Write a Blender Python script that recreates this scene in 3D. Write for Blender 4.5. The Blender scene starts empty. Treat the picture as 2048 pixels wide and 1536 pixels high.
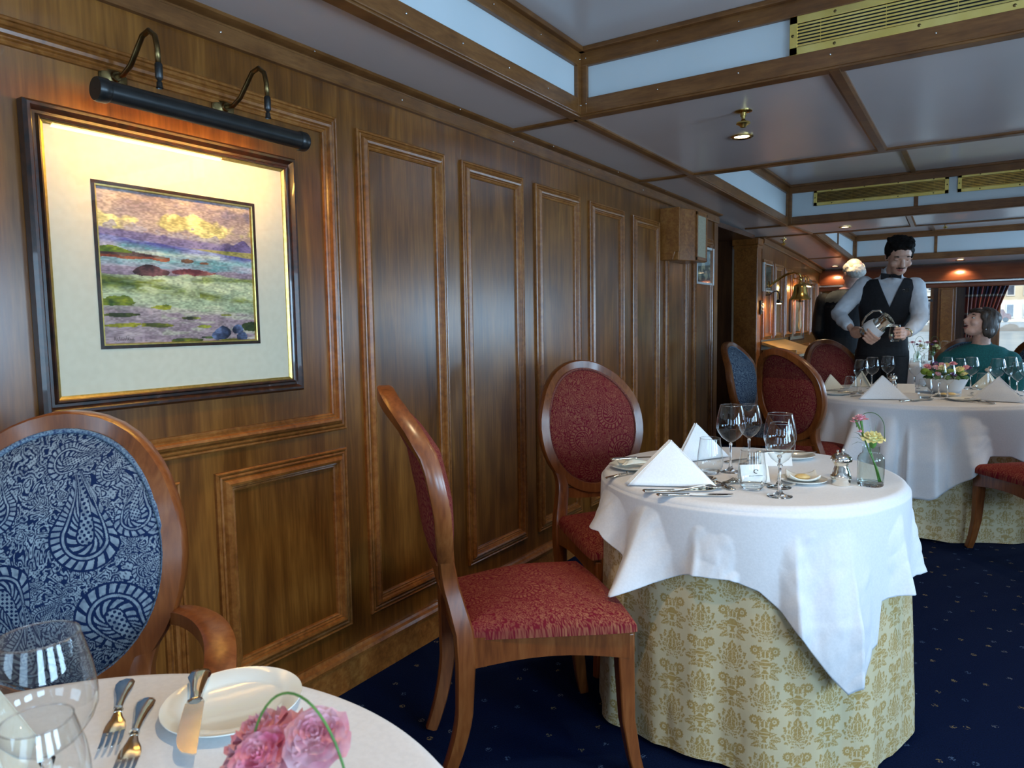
import bpy, math, random
import numpy as np
from mathutils import Vector, Matrix, noise as mnoise
random.seed(7)
SC = bpy.context.scene
COL = SC.collection
PI = math.pi
H = 1.22
# ------------------------------------------------------------------ camera
YAW, PIT, ROL = 0.57967683, -0.0856717, -0.01525375
FPX = 1424.4
Fw = Vector((-math.sin(YAW)*math.cos(PIT), math.cos(YAW)*math.cos(PIT), math.sin(PIT)))
Rt = Vector((math.cos(YAW), math.sin(YAW), 0))
Up = Rt.cross(Fw)
R2 = math.cos(ROL)*Rt + math.sin(ROL)*Up
U2 = -math.sin(ROL)*Rt + math.cos(ROL)*Up
cd = bpy.data.cameras.new('camera'); cam = bpy.data.objects.new('camera', cd); COL.objects.link(cam)
M = Matrix((R2, U2, -Fw)).transposed().to_4x4(); M.translation = (0, 0, H)
cam.matrix_world = M
cd.sensor_width = 36; cd.lens = FPX/2048*36; cd.clip_start = .02; cd.clip_end = 400
cd.dof.use_dof = True; cd.dof.focus_distance = 2.3; cd.dof.aperture_fstop = 11
SC.camera = cam
# ------------------------------------------------------------------ world, sun, window light, exposure
wd = bpy.data.worlds.new('world'); SC.world = wd; wd.use_nodes = True
nt = wd.node_tree; bg = nt.nodes['Background']
sky = nt.nodes.new('ShaderNodeTexSky'); sky.sky_type = 'HOSEK_WILKIE'; sky.turbidity = 6; sky.ground_albedo = .4
sky.sun_direction = Vector((.3, -.75, .6)).normalized()
mixw = nt.nodes.new('ShaderNodeMix'); mixw.data_type = 'RGBA'; mixw.inputs[0].default_value = .6
mixw.inputs[7].default_value = (.62, .76, .95, 1)
nt.links.new(sky.outputs[0], mixw.inputs[6]); nt.links.new(mixw.outputs[2], bg.inputs[0])
bg.inputs[1].default_value = .8
sd = bpy.data.lights.new('sun', 'SUN'); sd.energy = 1.7; sd.angle = .05; sd.color = (1, .95, .86)
so = bpy.data.objects.new('sun', sd); COL.objects.link(so)
so.rotation_euler = Vector((.3, -.75, .6)).to_track_quat('Z', 'Y').to_euler()
SC.view_settings.view_transform = 'Standard'; SC.view_settings.look = 'None'
SC.view_settings.exposure = 0.85; SC.view_settings.gamma = 1; SC.view_settings.use_curve_mapping = False
XR, YB, YF, W = 2.35, -1.7, 10.16, -1.749      # right wall, wall behind the camera, far wall, left wall
RWIN = [(-.85, .95), (.60, .95), (2.00, .95), (5.65, .95), (7.25, .95), (8.85, .95)]
BWIN = [(-1.0, 1.0), (.6, 1.0)]
WZ0, WZ1 = .86, 1.66
def area(name, loc, rot, sx, sy, p, col):
    l = bpy.data.lights.new(name, 'AREA'); l.shape = 'RECTANGLE'; l.size = sx; l.size_y = sy; l.energy = p; l.color = col
    o = bpy.data.objects.new(name, l); COL.objects.link(o); o.location = loc; o.rotation_euler = rot; return o
DAY = (.46, .71, 1.0)
for k, (y, w) in enumerate(RWIN):
    area('daylight', (XR+.12, y, (WZ0+WZ1)/2), (0, PI/2, 0), WZ1-WZ0, w, (43 if k < 3 else 15 if k == 3 else 38), DAY)
for x, w in BWIN:
    area('daylight', (x, YB-.12, (WZ0+WZ1)/2), (PI/2, 0, 0), w, WZ1-WZ0, 12, DAY)
SC.cycles.transparent_max_bounces = 32
def zc(y): return 2.05 - .0052*max(0, y-4)**2   # the deck's sheer lowers the ceiling aft
# ------------------------------------------------------------------ mesh helpers
def rotz(a): return Matrix.Rotation(a, 3, 'Z')
class MB:
    def __init__(s): s.v = []; s.f = []
    def add(s, v, f):
        o = len(s.v); s.v += [tuple(p) for p in v]; s.f += [tuple(i+o for i in q) for q in f]; return s
    def box(s, c, d, R=None):
        P = []
        for i in (-1, 1):
            for j in (-1, 1):
                for k in (-1, 1):
                    q = Vector((i*d[0]/2, j*d[1]/2, k*d[2]/2))
                    if R: q = R @ q
                    P.append(q+Vector(c))
        return s.add(P, [(0,1,3,2),(4,6,7,5),(0,4,5,1),(2,3,7,6),(0,2,6,4),(1,5,7,3)])
    def bar(s, p, q, w, h, up=(0,0,1)):
        return s.sweep([p, q], [(-w/2,-h/2),(w/2,-h/2),(w/2,h/2),(-w/2,h/2)], up)
    def sweep(s, pts, sec, up=(0,0,1), sc=None, cap=True, closed=False):
        pts = [Vector(p) for p in pts]; n = len(pts); m = len(sec); up = Vector(up); V = []
        for i, p in enumerate(pts):
            if closed: t = pts[(i+1) % n]-pts[i-1]
            else: t = pts[min(i+1, n-1)]-pts[max(i-1, 0)]
            t.normalize(); a = t.cross(up)
            if a.length < 1e-6: a = t.cross(Vector((1, .2, 0)))
            a.normalize(); b = a.cross(t); k = sc[i] if sc else 1
            kx, ky = k if isinstance(k, tuple) else (k, k)
            V += [p+a*(x*kx)+b*(y*ky) for x, y in sec]
        F = []
        for i in range(n if closed else n-1):
            o = i*m; o2 = ((i+1) % n)*m
            F += [(o+j, o+(j+1) % m, o2+(j+1) % m, o2+j) for j in range(m)]
        if cap and not closed: F += [tuple(range(m))[::-1], tuple(range((n-1)*m, n*m))]
        return s.add(V, F)
    def tube(s, pts, r, n=10, closed=False, flat=1.0):
        pts = [Vector(p) for p in pts]; N = len(pts)
        rr = r if isinstance(r, (list, tuple)) else [r]*N
        V = []; a = None
        for i, p in enumerate(pts):
            t = (pts[(i+1) % N]-pts[i-1]) if closed else (pts[min(i+1, N-1)]-pts[max(i-1, 0)])
            t.normalize()
            if a is None:
                a = t.cross(Vector((0, 0, 1)))
                if a.length < .05: a = t.cross(Vector((1, 0, 0)))
            a = (a-t*a.dot(t)).normalized(); b = t.cross(a)
            V += [p+(a*math.cos(2*PI*j/n)+b*math.sin(2*PI*j/n)*flat)*rr[i] for j in range(n)]
        F = []
        for i in range(N if closed else N-1):
            o = i*n; o2 = ((i+1) % N)*n
            F += [(o+j, o+(j+1) % n, o2+(j+1) % n, o2+j) for j in range(n)]
        if not closed: F += [tuple(range(n))[::-1], tuple(range((N-1)*n, N*n))]
        return s.add(V, F)
    def lathe(s, prof, n=32, c=(0,0,0), R=None, cap=False):
        V = []; F = []; m = len(prof)
        for r, z in prof:
            for j in range(n):
                q = Vector((r*math.cos(2*PI*j/n), r*math.sin(2*PI*j/n), z))
                if R: q = R @ q
                V.append(q+Vector(c))
        for i in range(m-1):
            F += [(i*n+j, i*n+(j+1) % n, (i+1)*n+(j+1) % n, (i+1)*n+j) for j in range(n)]
        if cap: F += [tuple(range(n))[::-1], tuple(range((m-1)*n, m*n))]
        return s.add(V, F)
    def ell(s, c, r, R=None, n=14, m=9):
        prof = [(max(math.sin(PI*i/m), 1e-4), -math.cos(PI*i/m)) for i in range(m+1)]
        V = []; F = []
        r = (r, r, r) if not isinstance(r, (tuple, list)) else r
        for a, z in prof:
            for j in range(n):
                q = Vector((a*math.cos(2*PI*j/n)*r[0], a*math.sin(2*PI*j/n)*r[1], z*r[2]))
                if R: q = R @ q
                V.append(q+Vector(c))
        for i in range(m):
            F += [(i*n+j, i*n+(j+1) % n, (i+1)*n+(j+1) % n, (i+1)*n+j) for j in range(n)]
        F += [tuple(range(n))[::-1], tuple(range(m*n, (m+1)*n))]
        return s.add(V, F)
    def prism(s, poly, h, M4=None):
        n = len(poly); V = [Vector((x, y, 0)) for x, y in poly]+[Vector((x, y, h)) for x, y in poly]
        if M4: V = [M4 @ v for v in V]
        return s.add(V, [tuple(range(n))[::-1], tuple(range(n, 2*n))]+[(i, (i+1) % n, n+(i+1) % n, n+i) for i in range(n)])
    def build(s, name, mat, par=None, smooth=35, bev=0, sub=0, solid=0, **kw):
        me = bpy.data.meshes.new(name); me.from_pydata(s.v, [], s.f); me.update()
        return link(me, name, mat, par, smooth, bev, sub, solid, **kw)
def link(me, name, mat, par=None, smooth=35, bev=0, sub=0, solid=0, **kw):
    if smooth:
        me.polygons.foreach_set('use_smooth', [True]*len(me.polygons))
        if smooth < 179: me.set_sharp_from_angle(angle=math.radians(smooth))
    o = bpy.data.objects.new(name, me); COL.objects.link(o)
    if mat: me.materials.append(mat)
    if par: o.parent = par
    if solid:
        m = o.modifiers.new('thick', 'SOLIDIFY'); m.thickness = solid; m.offset = -1
    if bev:
        m = o.modifiers.new('bevel', 'BEVEL'); m.width = bev; m.segments = 2; m.limit_method = 'ANGLE'; m.angle_limit = .6
    if sub:
        m = o.modifiers.new('sub', 'SUBSURF'); m.levels = sub; m.render_levels = sub
    for k, v in kw.items(): o[k] = v
    return o
def npgrid(name, P, mat, par=None, closed=False, cols=None, smooth=180, solid=0, flip=False, **kw):
    """P: (nu,nv,3) array -> grid mesh, optional colour per vertex"""
    nu, nv = P.shape[:2]
    idx = np.arange(nu*nv).reshape(nu, nv)
    A = np.concatenate([idx, idx[:1]], 0) if closed else idx
    q = np.stack([A[:-1, :-1], A[1:, :-1], A[1:, 1:], A[:-1, 1:]], -1).reshape(-1, 4)
    if flip: q = q[:, ::-1]
    return npmesh(name, P.reshape(-1, 3), q, mat, par, cols, smooth, solid, **kw)
def npmesh(name, V, q, mat, par=None, cols=None, smooth=180, solid=0, **kw):
    me = bpy.data.meshes.new(name); n = len(q)
    me.vertices.add(len(V)); me.vertices.foreach_set('co', V.astype(np.float32).ravel())
    me.loops.add(n*4); me.loops.foreach_set('vertex_index', q.astype(np.int32).ravel())
    me.polygons.add(n); me.polygons.foreach_set('loop_start', np.arange(0, 4*n, 4, dtype=np.int32))
    me.update(calc_edges=True); me.validate()
    if cols is not None:
        at = me.color_attributes.new('pattern', 'FLOAT_COLOR', 'POINT')
        c4 = np.ones((len(V), 4), np.float32); c4[:, :3] = cols.reshape(-1, 3); at.data.foreach_set('color', c4.ravel())
    return link(me, name, mat, par, smooth, 0, 0, solid, **kw)
def curve(P, k=4):
    """Catmull-Rom refinement of a list of tuples"""
    P = [np.array(p, float) for p in P]; Q = [P[0]]+P+[P[-1]]; out = []
    for i in range(1, len(Q)-2):
        a, b, c, d = Q[i-1:i+3]
        for j in range(k):
            t = j/k; out.append(tuple(.5*((2*b)+(c-a)*t+(2*a-5*b+4*c-d)*t*t+(3*b-a-3*c+d)*t**3)))
    return out+[tuple(P[-1])]
def tag(o, label, cat, group=None):
    o['label'] = label; o['category'] = cat
    if group: o['group'] = group
    return o
def thing(name, label, cat, loc=(0,0,0), rz=0, group=None):
    o = bpy.data.objects.new(name, None); COL.objects.link(o); o.empty_display_size = .1
    o.location = loc; o.rotation_euler = (0, 0, rz)
    return tag(o, label, cat, group)
def dup(o, loc, rz, label, group=None, par=None):
    c = o.copy(); COL.objects.link(c)
    if par: c.parent = par
    else:
        c.location = loc
        c.rotation_euler = rz if isinstance(rz, tuple) else (0, 0, rz)
        c['label'] = label
        if group: c['group'] = group
    for ch in list(o.children): dup(ch, None, None, None, None, c)
    return c
def smoothstep(a, b, x):
    t = np.clip((x-a)/(b-a), 0, 1); return t*t*(3-2*t)
_rng = np.random.RandomState(3); _T = _rng.rand(256, 256)
def vn(x, y, seed=0):
    """value noise on arrays, -1..1"""
    x = x+seed*17.3; y = y+seed*5.7
    xi = np.floor(x).astype(int); yi = np.floor(y).astype(int); fx = x-xi; fy = y-yi
    fx = fx*fx*(3-2*fx); fy = fy*fy*(3-2*fy)
    g = lambda a, b: _T[a % 256, b % 256]
    return 2*((g(xi, yi)*(1-fx)+g(xi+1, yi)*fx)*(1-fy)+(g(xi, yi+1)*(1-fx)+g(xi+1, yi+1)*fx)*fy)-1
def fbm(x, y, o=4, seed=0):
    r = 0; a = .5
    for i in range(o): r = r+a*vn(x*2**i, y*2**i, seed+i); a *= .5
    return r
# ------------------------------------------------------------------ materials
def mat(name, col, rough=.5, metal=0, **k):
    m = bpy.data.materials.new(name); m.use_nodes = True
    b = m.node_tree.nodes['Principled BSDF']
    b.inputs['Base Color'].default_value = (*col, 1); b.inputs['Roughness'].default_value = rough; b.inputs['Metallic'].default_value = metal
    for kk, v in k.items(): b.inputs[kk.replace('_', ' ')].default_value = v
    return m
def ramp(nt, stops):
    r = nt.nodes.new('ShaderNodeValToRGB'); e = r.color_ramp.elements
    while len(e) < len(stops): e.new(.5)
    for el, (p, c) in zip(e, stops): el.position = p; el.color = (*c, 1)
    return r
def coords(nt, scale, kind='Object'):
    t = nt.nodes.new('ShaderNodeTexCoord'); mp = nt.nodes.new('ShaderNodeMapping'); mp.inputs['Scale'].default_value = scale
    nt.links.new(t.outputs[kind], mp.inputs[0]); return mp
def noisy(name, c1, c2, scale, rough=.5, metal=0, bump=0, detail=4, lo=.35, hi=.65, **k):
    m = mat(name, c1, rough, metal, **k); nt = m.node_tree; b = nt.nodes['Principled BSDF']
    mp = coords(nt, scale if isinstance(scale, tuple) else (scale,)*3)
    n = nt.nodes.new('ShaderNodeTexNoise'); n.inputs['Scale'].default_value = 1; n.inputs['Detail'].default_value = detail
    r = ramp(nt, [(lo, c1), (hi, c2)])
    nt.links.new(mp.outputs[0], n.inputs[0]); nt.links.new(n.outputs[0], r.inputs[0]); nt.links.new(r.outputs[0], b.inputs['Base Color'])
    if bump:
        bp = nt.nodes.new('ShaderNodeBump'); bp.inputs['Strength'].default_value = bump; bp.inputs['Distance'].default_value = .004
        nt.links.new(n.outputs[0], bp.inputs['Height']); nt.links.new(bp.outputs[0], b.inputs['Normal'])
    return m
def wood(name, dark, mid, light, along=(14, 14, .9), rough=.3, coat=0, blotch=3.0, fine=9):
    """varnished timber: long grain streaks + blotchy figure"""
    m = mat(name, mid, rough, Coat_Weight=coat, Coat_Roughness=.22, Specular_IOR_Level=.35); nt = m.node_tree; b = nt.nodes['Principled BSDF']
    mp = coords(nt, along); L = nt.links.new
    n1 = nt.nodes.new('ShaderNodeTexNoise'); n1.inputs['Scale'].default_value = 1; n1.inputs['Detail'].default_value = 6; n1.inputs['Distortion'].default_value = 1.2
    L(mp.outputs[0], n1.inputs[0])
    mp2 = coords(nt, tuple(a*fine for a in along))
    n2 = nt.nodes.new('ShaderNodeTexNoise'); n2.inputs['Scale'].default_value = 1; n2.inputs['Detail'].default_value = 3
    L(mp2.outputs[0], n2.inputs[0])
    mp3 = coords(nt, (blotch, blotch, blotch*.6))
    n3 = nt.nodes.new('ShaderNodeTexNoise'); n3.inputs['Scale'].default_value = 1; n3.inputs['Detail'].default_value = 3; n3.inputs['Distortion'].default_value = .8
    L(mp3.outputs[0], n3.inputs[0])
    a1 = nt.nodes.new('ShaderNodeMath'); a1.operation = 'MULTIPLY_ADD'; a1.inputs[1].default_value = .45
    L(n1.outputs[0], a1.inputs[0])
    a2 = nt.nodes.new('ShaderNodeMath'); a2.operation = 'MULTIPLY_ADD'; a2.inputs[1].default_value = .22; L(n2.outputs[0], a2.inputs[0])
    a3 = nt.nodes.new('ShaderNodeMath'); a3.operation = 'MULTIPLY'; a3.inputs[1].default_value = .4; L(n3.outputs[0], a3.inputs[0])
    L(a3.outputs[0], a2.inputs[2]); L(a2.outputs[0], a1.inputs[2])
    r = ramp(nt, [(.34, dark), (.53, mid), (.72, light)]); L(a1.outputs[0], r.inputs[0]); L(r.outputs[0], b.inputs['Base Color'])
    return m
def pattern_mat(name, rough=.8, sheen=0, spec=.3, bump=0):
    m = mat(name, (.5, .5, .5), rough); nt = m.node_tree; b = nt.nodes['Principled BSDF']
    a = nt.nodes.new('ShaderNodeVertexColor'); a.layer_name = 'pattern'
    nt.links.new(a.outputs[0], b.inputs['Base Color']); b.inputs['Specular IOR Level'].default_value = spec
    if sheen: b.inputs['Sheen Weight'].default_value = sheen
    if bump:
        bp = nt.nodes.new('ShaderNodeBump'); bp.inputs['Strength'].default_value = bump; bp.inputs['Distance'].default_value = .002
        nt.links.new(a.outputs[0], bp.inputs['Height']); nt.links.new(bp.outputs[0], b.inputs['Normal'])
    return m
def thin_glass(name, tint=(.97, .985, .98), gain=1.0):
    """thin clear wall: transmits straight through, mirrors by Fresnel"""
    m = bpy.data.materials.new(name); m.use_nodes = True; nt = m.node_tree; nt.nodes.clear(); L = nt.links.new
    o = nt.nodes.new('ShaderNodeOutputMaterial'); t = nt.nodes.new('ShaderNodeBsdfTransparent'); t.inputs[0].default_value = (*tint, 1)
    g = nt.nodes.new('ShaderNodeBsdfGlossy'); g.inputs['Roughness'].default_value = .02
    lw = nt.nodes.new('ShaderNodeLayerWeight'); lw.inputs[0].default_value = .5
    pw = nt.nodes.new('ShaderNodeMath'); pw.operation = 'POWER'; pw.inputs[1].default_value = 3.2; L(lw.outputs['Facing'], pw.inputs[0])
    fr = nt.nodes.new('ShaderNodeMath'); fr.operation = 'MULTIPLY_ADD'; fr.inputs[1].default_value = .93; fr.inputs[2].default_value = .045; L(pw.outputs[0], fr.inputs[0])
    mu = nt.nodes.new('ShaderNodeMath'); mu.operation = 'MULTIPLY'; mu.inputs[1].default_value = gain; mu.use_clamp = True
    mx = nt.nodes.new('ShaderNodeMixShader')
    L(fr.outputs[0], mu.inputs[0]); L(mu.outputs[0], mx.inputs[0]); L(t.outputs[0], mx.inputs[1]); L(g.outputs[0], mx.inputs[2]); L(mx.outputs[0], o.inputs[0])
    return m
def emit(name, col, s):
    m = mat(name, (0, 0, 0), .5); b = m.node_tree.nodes['Principled BSDF']
    b.inputs['Emission Color'].default_value = (*col, 1); b.inputs['Emission Strength'].default_value = s; return m
Mt = {}
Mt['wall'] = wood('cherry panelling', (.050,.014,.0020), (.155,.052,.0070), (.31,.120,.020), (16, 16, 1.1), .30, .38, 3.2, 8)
Mt['mould'] = wood('cherry moulding', (.12,.036,.006), (.26,.088,.017), (.40,.165,.04), (30, 30, 30), .3, .4, 4, 3)
Mt['trim'] = wood('oak ceiling trim', (.09,.031,.007), (.17,.064,.016), (.25,.105,.03), (6, 6, 40), .38, .2, 5, 5)
Mt['chair'] = wood('chair beech stain', (.10,.024,.005), (.21,.058,.012), (.30,.105,.028), (40, 40, 5), .38, .6, 5, 3)
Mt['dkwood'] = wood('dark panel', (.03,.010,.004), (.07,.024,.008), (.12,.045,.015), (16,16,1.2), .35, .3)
Mt['paper'] = noisy('cream mount', (.72,.64,.50), (.76,.68,.54), 60, .7)
Mt['ceil'] = noisy('ceiling panel', (.60,.525,.50), (.63,.555,.53), 1.5, .27, Coat_Weight=.15, Coat_Roughness=.15)
Mt['white'] = noisy('white panel', (.60,.66,.68), (.64,.69,.71), 3, .35)
Mt['brass'] = noisy('brass sheet', (.78,.56,.14), (.86,.66,.22), (9, 9, 9), .33, 1)
Mt['brassd'] = noisy('aged brass', (.42,.27,.07), (.62,.43,.14), 14, .22, 1)
Mt['steel'] = noisy('screw steel', (.7,.69,.66), (.8,.79,.76), 30, .25, 1)
Mt['silver'] = noisy('silver plate', (.80,.76,.68), (.88,.84,.76), 40, .13, 1)
Mt['black'] = noisy('black void', (.004,.004,.004), (.008,.008,.008), 20, .8)
Mt['blackmetal'] = noisy('black enamel', (.008,.008,.007), (.014,.013,.012), 30, .32)
Mt['bronze'] = noisy('antique bronze', (.10,.066,.026), (.20,.135,.055), 40, .32, 1)
Mt['china'] = noisy('bone china', (.80,.80,.74), (.83,.83,.77), 8, .12, Coat_Weight=.5)
Mt['cloth'] = noisy('white linen', (.70,.70,.72), (.74,.74,.76), (160,160,160), .62, 0, .05, 2, Sheen_Weight=.15)
Mt['napkin'] = noisy('napkin linen', (.80,.81,.82), (.85,.86,.87), (220,220,220), .7, 0, .05, 2, Sheen_Weight=.2)
Mt['napcream'] = noisy('cream napkin linen', (.76,.73,.60), (.80,.77,.66), (220,220,220), .7, 0, .05, 2, Sheen_Weight=.2)
Mt['card'] = noisy('card stock', (.82,.82,.80), (.86,.86,.84), 40, .6)
Mt['glass'] = thin_glass('clear wine glass', gain=1.15)
Mt['pane'] = thin_glass('window pane', (.96,.98,.98), .8)
Mt['picglass'] = thin_glass('picture glass', (.98,.985,.97), 1.0)
Mt['glassd'] = mat('solid clear glass', (1,1,1), .0, Transmission_Weight=1, IOR=1.47)
Mt['vase'] = thin_glass('bottle glass', (.86,.92,.89), 1.3)
Mt['water'] = mat('clear water', (.95,1,.98), .0, Transmission_Weight=1, IOR=1.33)
Mt['patt'] = pattern_mat('woven upholstery', .9, 0, .12, .3)
Mt['damask'] = pattern_mat('satin damask', .45, .1, .5, .1)
Mt['paint'] = pattern_mat('oil paint', .5, 0, .4, .3)
Mt['stem'] = noisy('green stem', (.05,.16,.02), (.12,.28,.05), 50, .5)
Mt['leaf'] = noisy('dark leaf', (.03,.09,.02), (.07,.17,.04), 50, .5)
Mt['pink'] = noisy('pink petal', (.72,.26,.34), (.88,.52,.55), 45, .55, Subsurface_Weight=.15, Subsurface_Radius=(.01,.004,.004))
Mt['hotpink'] = noisy('deep pink petal', (.78,.16,.28), (.90,.46,.52), 45, .55, Subsurface_Weight=.15, Subsurface_Radius=(.01,.004,.004))
Mt['yellow'] = noisy('lemon petal', (.80,.74,.30), (.86,.83,.50), 45, .55, Subsurface_Weight=.15, Subsurface_Radius=(.01,.008,.004))
Mt['purple'] = noisy('purple petal', (.10,.03,.16), (.20,.08,.28), 45, .6)
Mt['lime'] = noisy('lime button bloom', (.12,.22,.02), (.25,.38,.05), 120, .7, 0, .6)
# ================================================================== ROOM SHELL
def struct(o): o['kind'] = 'structure'; return o
# carpet: navy with sprigs of pale dots
m = mat('navy carpet', (.006,.012,.035), .95, Specular_IOR_Level=.08); nt = m.node_tree; b = nt.nodes['Principled BSDF']; L = nt.links.new
mp = coords(nt, (1, 1, 0)); v1 = nt.nodes.new('ShaderNodeTexVoronoi'); v1.voronoi_dimensions = '2D'; v1.inputs['Scale'].default_value = 9; v1.inputs['Randomness'].default_value = .9
v2 = nt.nodes.new('ShaderNodeTexVoronoi'); v2.voronoi_dimensions = '2D'; v2.inputs['Scale'].default_value = 150
n1 = nt.nodes.new('ShaderNodeTexNoise'); n1.inputs['Scale'].default_value = 260
n2 = nt.nodes.new('ShaderNodeTexNoise'); n2.inputs['Scale'].default_value = 5
for n in (v1, v2, n1, n2): L(mp.outputs[0], n.inputs[0])
def mth(op, a, bb=None, cl=False):
    q = nt.nodes.new('ShaderNodeMath'); q.operation = op; q.use_clamp = cl
    for i, x in enumerate((a, bb)):
        if x is None: continue
        if isinstance(x, (int, float)): q.inputs[i].default_value = x
        else: L(x, q.inputs[i])
    return q.outputs[0]
near = mth('LESS_THAN', v1.outputs['Distance'], .085); dots = mth('LESS_THAN', v2.outputs['Distance'], .40)
spk = mth('MULTIPLY', near, dots)
cr = ramp(nt, [(.3, (.0006,.003,.016)), (.7, (.002,.009,.044))]); L(n1.outputs[0], cr.inputs[0])
sr = ramp(nt, [(.4, (.05,.08,.15)), (.6, (.17,.13,.07))]); L(v1.outputs['Color'], sr.inputs[0])
mx = nt.nodes.new('ShaderNodeMix'); mx.data_type = 'RGBA'; L(spk, mx.inputs[0]); L(cr.outputs[0], mx.inputs[6]); L(sr.outputs[0], mx.inputs[7]); L(mx.outputs[2], b.inputs['Base Color'])
bp = nt.nodes.new('ShaderNodeBump'); bp.inputs['Strength'].default_value = .5; bp.inputs['Distance'].default_value = .003; L(n1.outputs[0], bp.inputs['Height']); L(bp.outputs[0], b.inputs['Normal'])
Mt['carpet'] = m
struct(MB().box(((XR+W)/2-.3, (YB+YF)/2, -.05), (XR-W+1.0, YF-YB+.3, .1)).build('floor', Mt['carpet'], smooth=0))
# ---- left wall: near stretch, recess, far stretch
Y1, Y2 = 5.65, 6.94
struct(MB().box((W-.05, (YB+Y1)/2, 1.02), (.1, Y1-YB, 2.04)).build('wall_left', Mt['wall'], smooth=0))
struct(MB().box((W-.05, (Y2+.12+YF)/2, 1.0), (.1, YF-Y2-.12, 2.0)).build('wall_left_aft', Mt['wall'], smooth=0))
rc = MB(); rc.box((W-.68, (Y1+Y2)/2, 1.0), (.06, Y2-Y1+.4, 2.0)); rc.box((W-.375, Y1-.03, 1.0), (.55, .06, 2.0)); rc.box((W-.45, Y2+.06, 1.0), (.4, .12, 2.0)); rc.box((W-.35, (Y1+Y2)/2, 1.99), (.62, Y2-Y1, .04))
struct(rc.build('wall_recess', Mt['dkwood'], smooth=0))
pl = MB().box((W-.115, Y2+.045, .95), (.22, .15, 1.90)); pl.box((W-.115, Y2+.04, 1.945), (.25, .18, .06)); pl.box((W-.115, Y2+.04, 1.90), (.235, .165, .03)); pl.box((W-.115, Y2+.04, .08), (.25, .18, .16))
struct(pl.build('trim_pillar', Mt['mould'], smooth=0, bev=.006))
# ---- reeded panel frames on the left wall
PROF = [(0,0),(0,.010),(.004,.014),(.008,.012),(.010,.007),(.012,.012),(.016,.014),(.020,.011),(.022,.007),(.026,.017),(.034,.024),(.041,.022),(.044,.013),(.048,.014),(.051,.009),(.055,.010),(.059,.007),(.060,0)]
tn = [0]
def trim(mb, m='mould', **k):
    tn[0] += 1; return struct(mb.build('trim_%d' % tn[0], Mt[m], **k))
def frame(y0, y1, z0, z1, x=W, s=1.0, d=0.0):
    mb = MB(); n = len(PROF); V = []
    for sy, sz in ((0, 0), (1, 0), (1, 1), (0, 1)):
        for o, h in PROF:
            o *= s; V.append((x+h*s, (y0+o) if not sy else (y1-o), (z0+o) if not sz else (z1-o)))
    F = []
    for c in range(4):
        a = c*n; e = ((c+1) % 4)*n
        F += [(a+i, a+i+1, e+i+1, e+i) for i in range(n-1)]
    mb.add(V, F); return trim(mb, smooth=20)
frame(-.35, 1.655, .879, 1.882); frame(-1.5, -.47, .879, 1.882)
frame(1.165, 1.65, .212, .818); frame(.55, 1.06, .212, .818); frame(-.1, .44, .212, .818)
for a, c in ((1.743,2.208),(2.315,2.772),(2.88,3.324),(3.431,3.875),(3.995,4.42),(4.52,4.965),(5.07,5.52)):
    frame(a, c, .212, 1.868-.012*max(0, a-2.5))
for a, c in ((7.08,7.44),(7.52,7.9),(7.98,8.36),(8.44,8.82),(8.9,9.28),(9.36,9.74),(9.8,10.1)):
    frame(a, c, 1.02, zc(a)-.21); frame(a, c, .2, .92)
# pilaster strip between the picture bay and the tall panels, and wall end post
trim(MB().box((W+.004, 5.60, 1.0), (.012, .09, 2.0)), 'wall', smooth=0)
# crown and baseboard
def lines(y0, y1, n=8): return [y0+(y1-y0)*i/n for i in range(n+1)]
def crown(y0, y1, x=W):
    mb = MB(); ys = lines(y0, y1)
    P = [(x, y, zc(y)) for y in ys]
    mb.sweep(P, [(0,-.066),(.016,-.066),(.02,-.060),(.02,-.022),(.013,-.018),(.013,-.012),(.03,-.010),(.044,-.006),(.05,0),(0,0)], (0,0,1))
    return mb
cm = crown(YB, Y1); trim(cm, 'trim', smooth=25)
trim(crown(Y2+.12, YF), 'trim', smooth=25)
bbp = [(0,0),(.022,0),(.022,.098),(.028,.102),(.03,.112),(.026,.122),(.016,.128),(.012,.136),(0,.136)]
for nm, a, c in (('baseboard_left', YB, Y1), ('baseboard_left_aft', Y2+.13, YF)):
    struct(MB().sweep([(W, a, 0), (W, c, 0)], bbp, (0,0,1)).build(nm, Mt['mould'], smooth=25))
# ---- right wall and the wall behind the camera: panelling pierced by real windows
def wall_with_windows(name, a0, a1, wins, axis, pos, th, sgn, ztop):
    mb = MB()
    def bx(u0, u1, z0, z1):
        c, d = ((pos+sgn*th/2, (u0+u1)/2, (z0+z1)/2), (th, u1-u0, z1-z0)) if axis == 'x' else (((u0+u1)/2, pos+sgn*th/2, (z0+z1)/2), (u1-u0, th, z1-z0))
        mb.box(c, d)
    bx(a0, a1, 0, WZ0); bx(a0, a1, WZ1, ztop); u = a0
    for c, w in wins:
        bx(u, c-w/2, WZ0, WZ1); u = c+w/2
    bx(u, a1, WZ0, WZ1)
    return struct(mb.build(name, Mt['wall'], smooth=0))
wall_with_windows('wall_right', YB, YF, RWIN, 'x', XR, .1, 1, 2.05)
wall_with_windows('wall_rear', W, XR, BWIN, 'y', YB, .1, -1, 2.05)
wn = [0]
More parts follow.
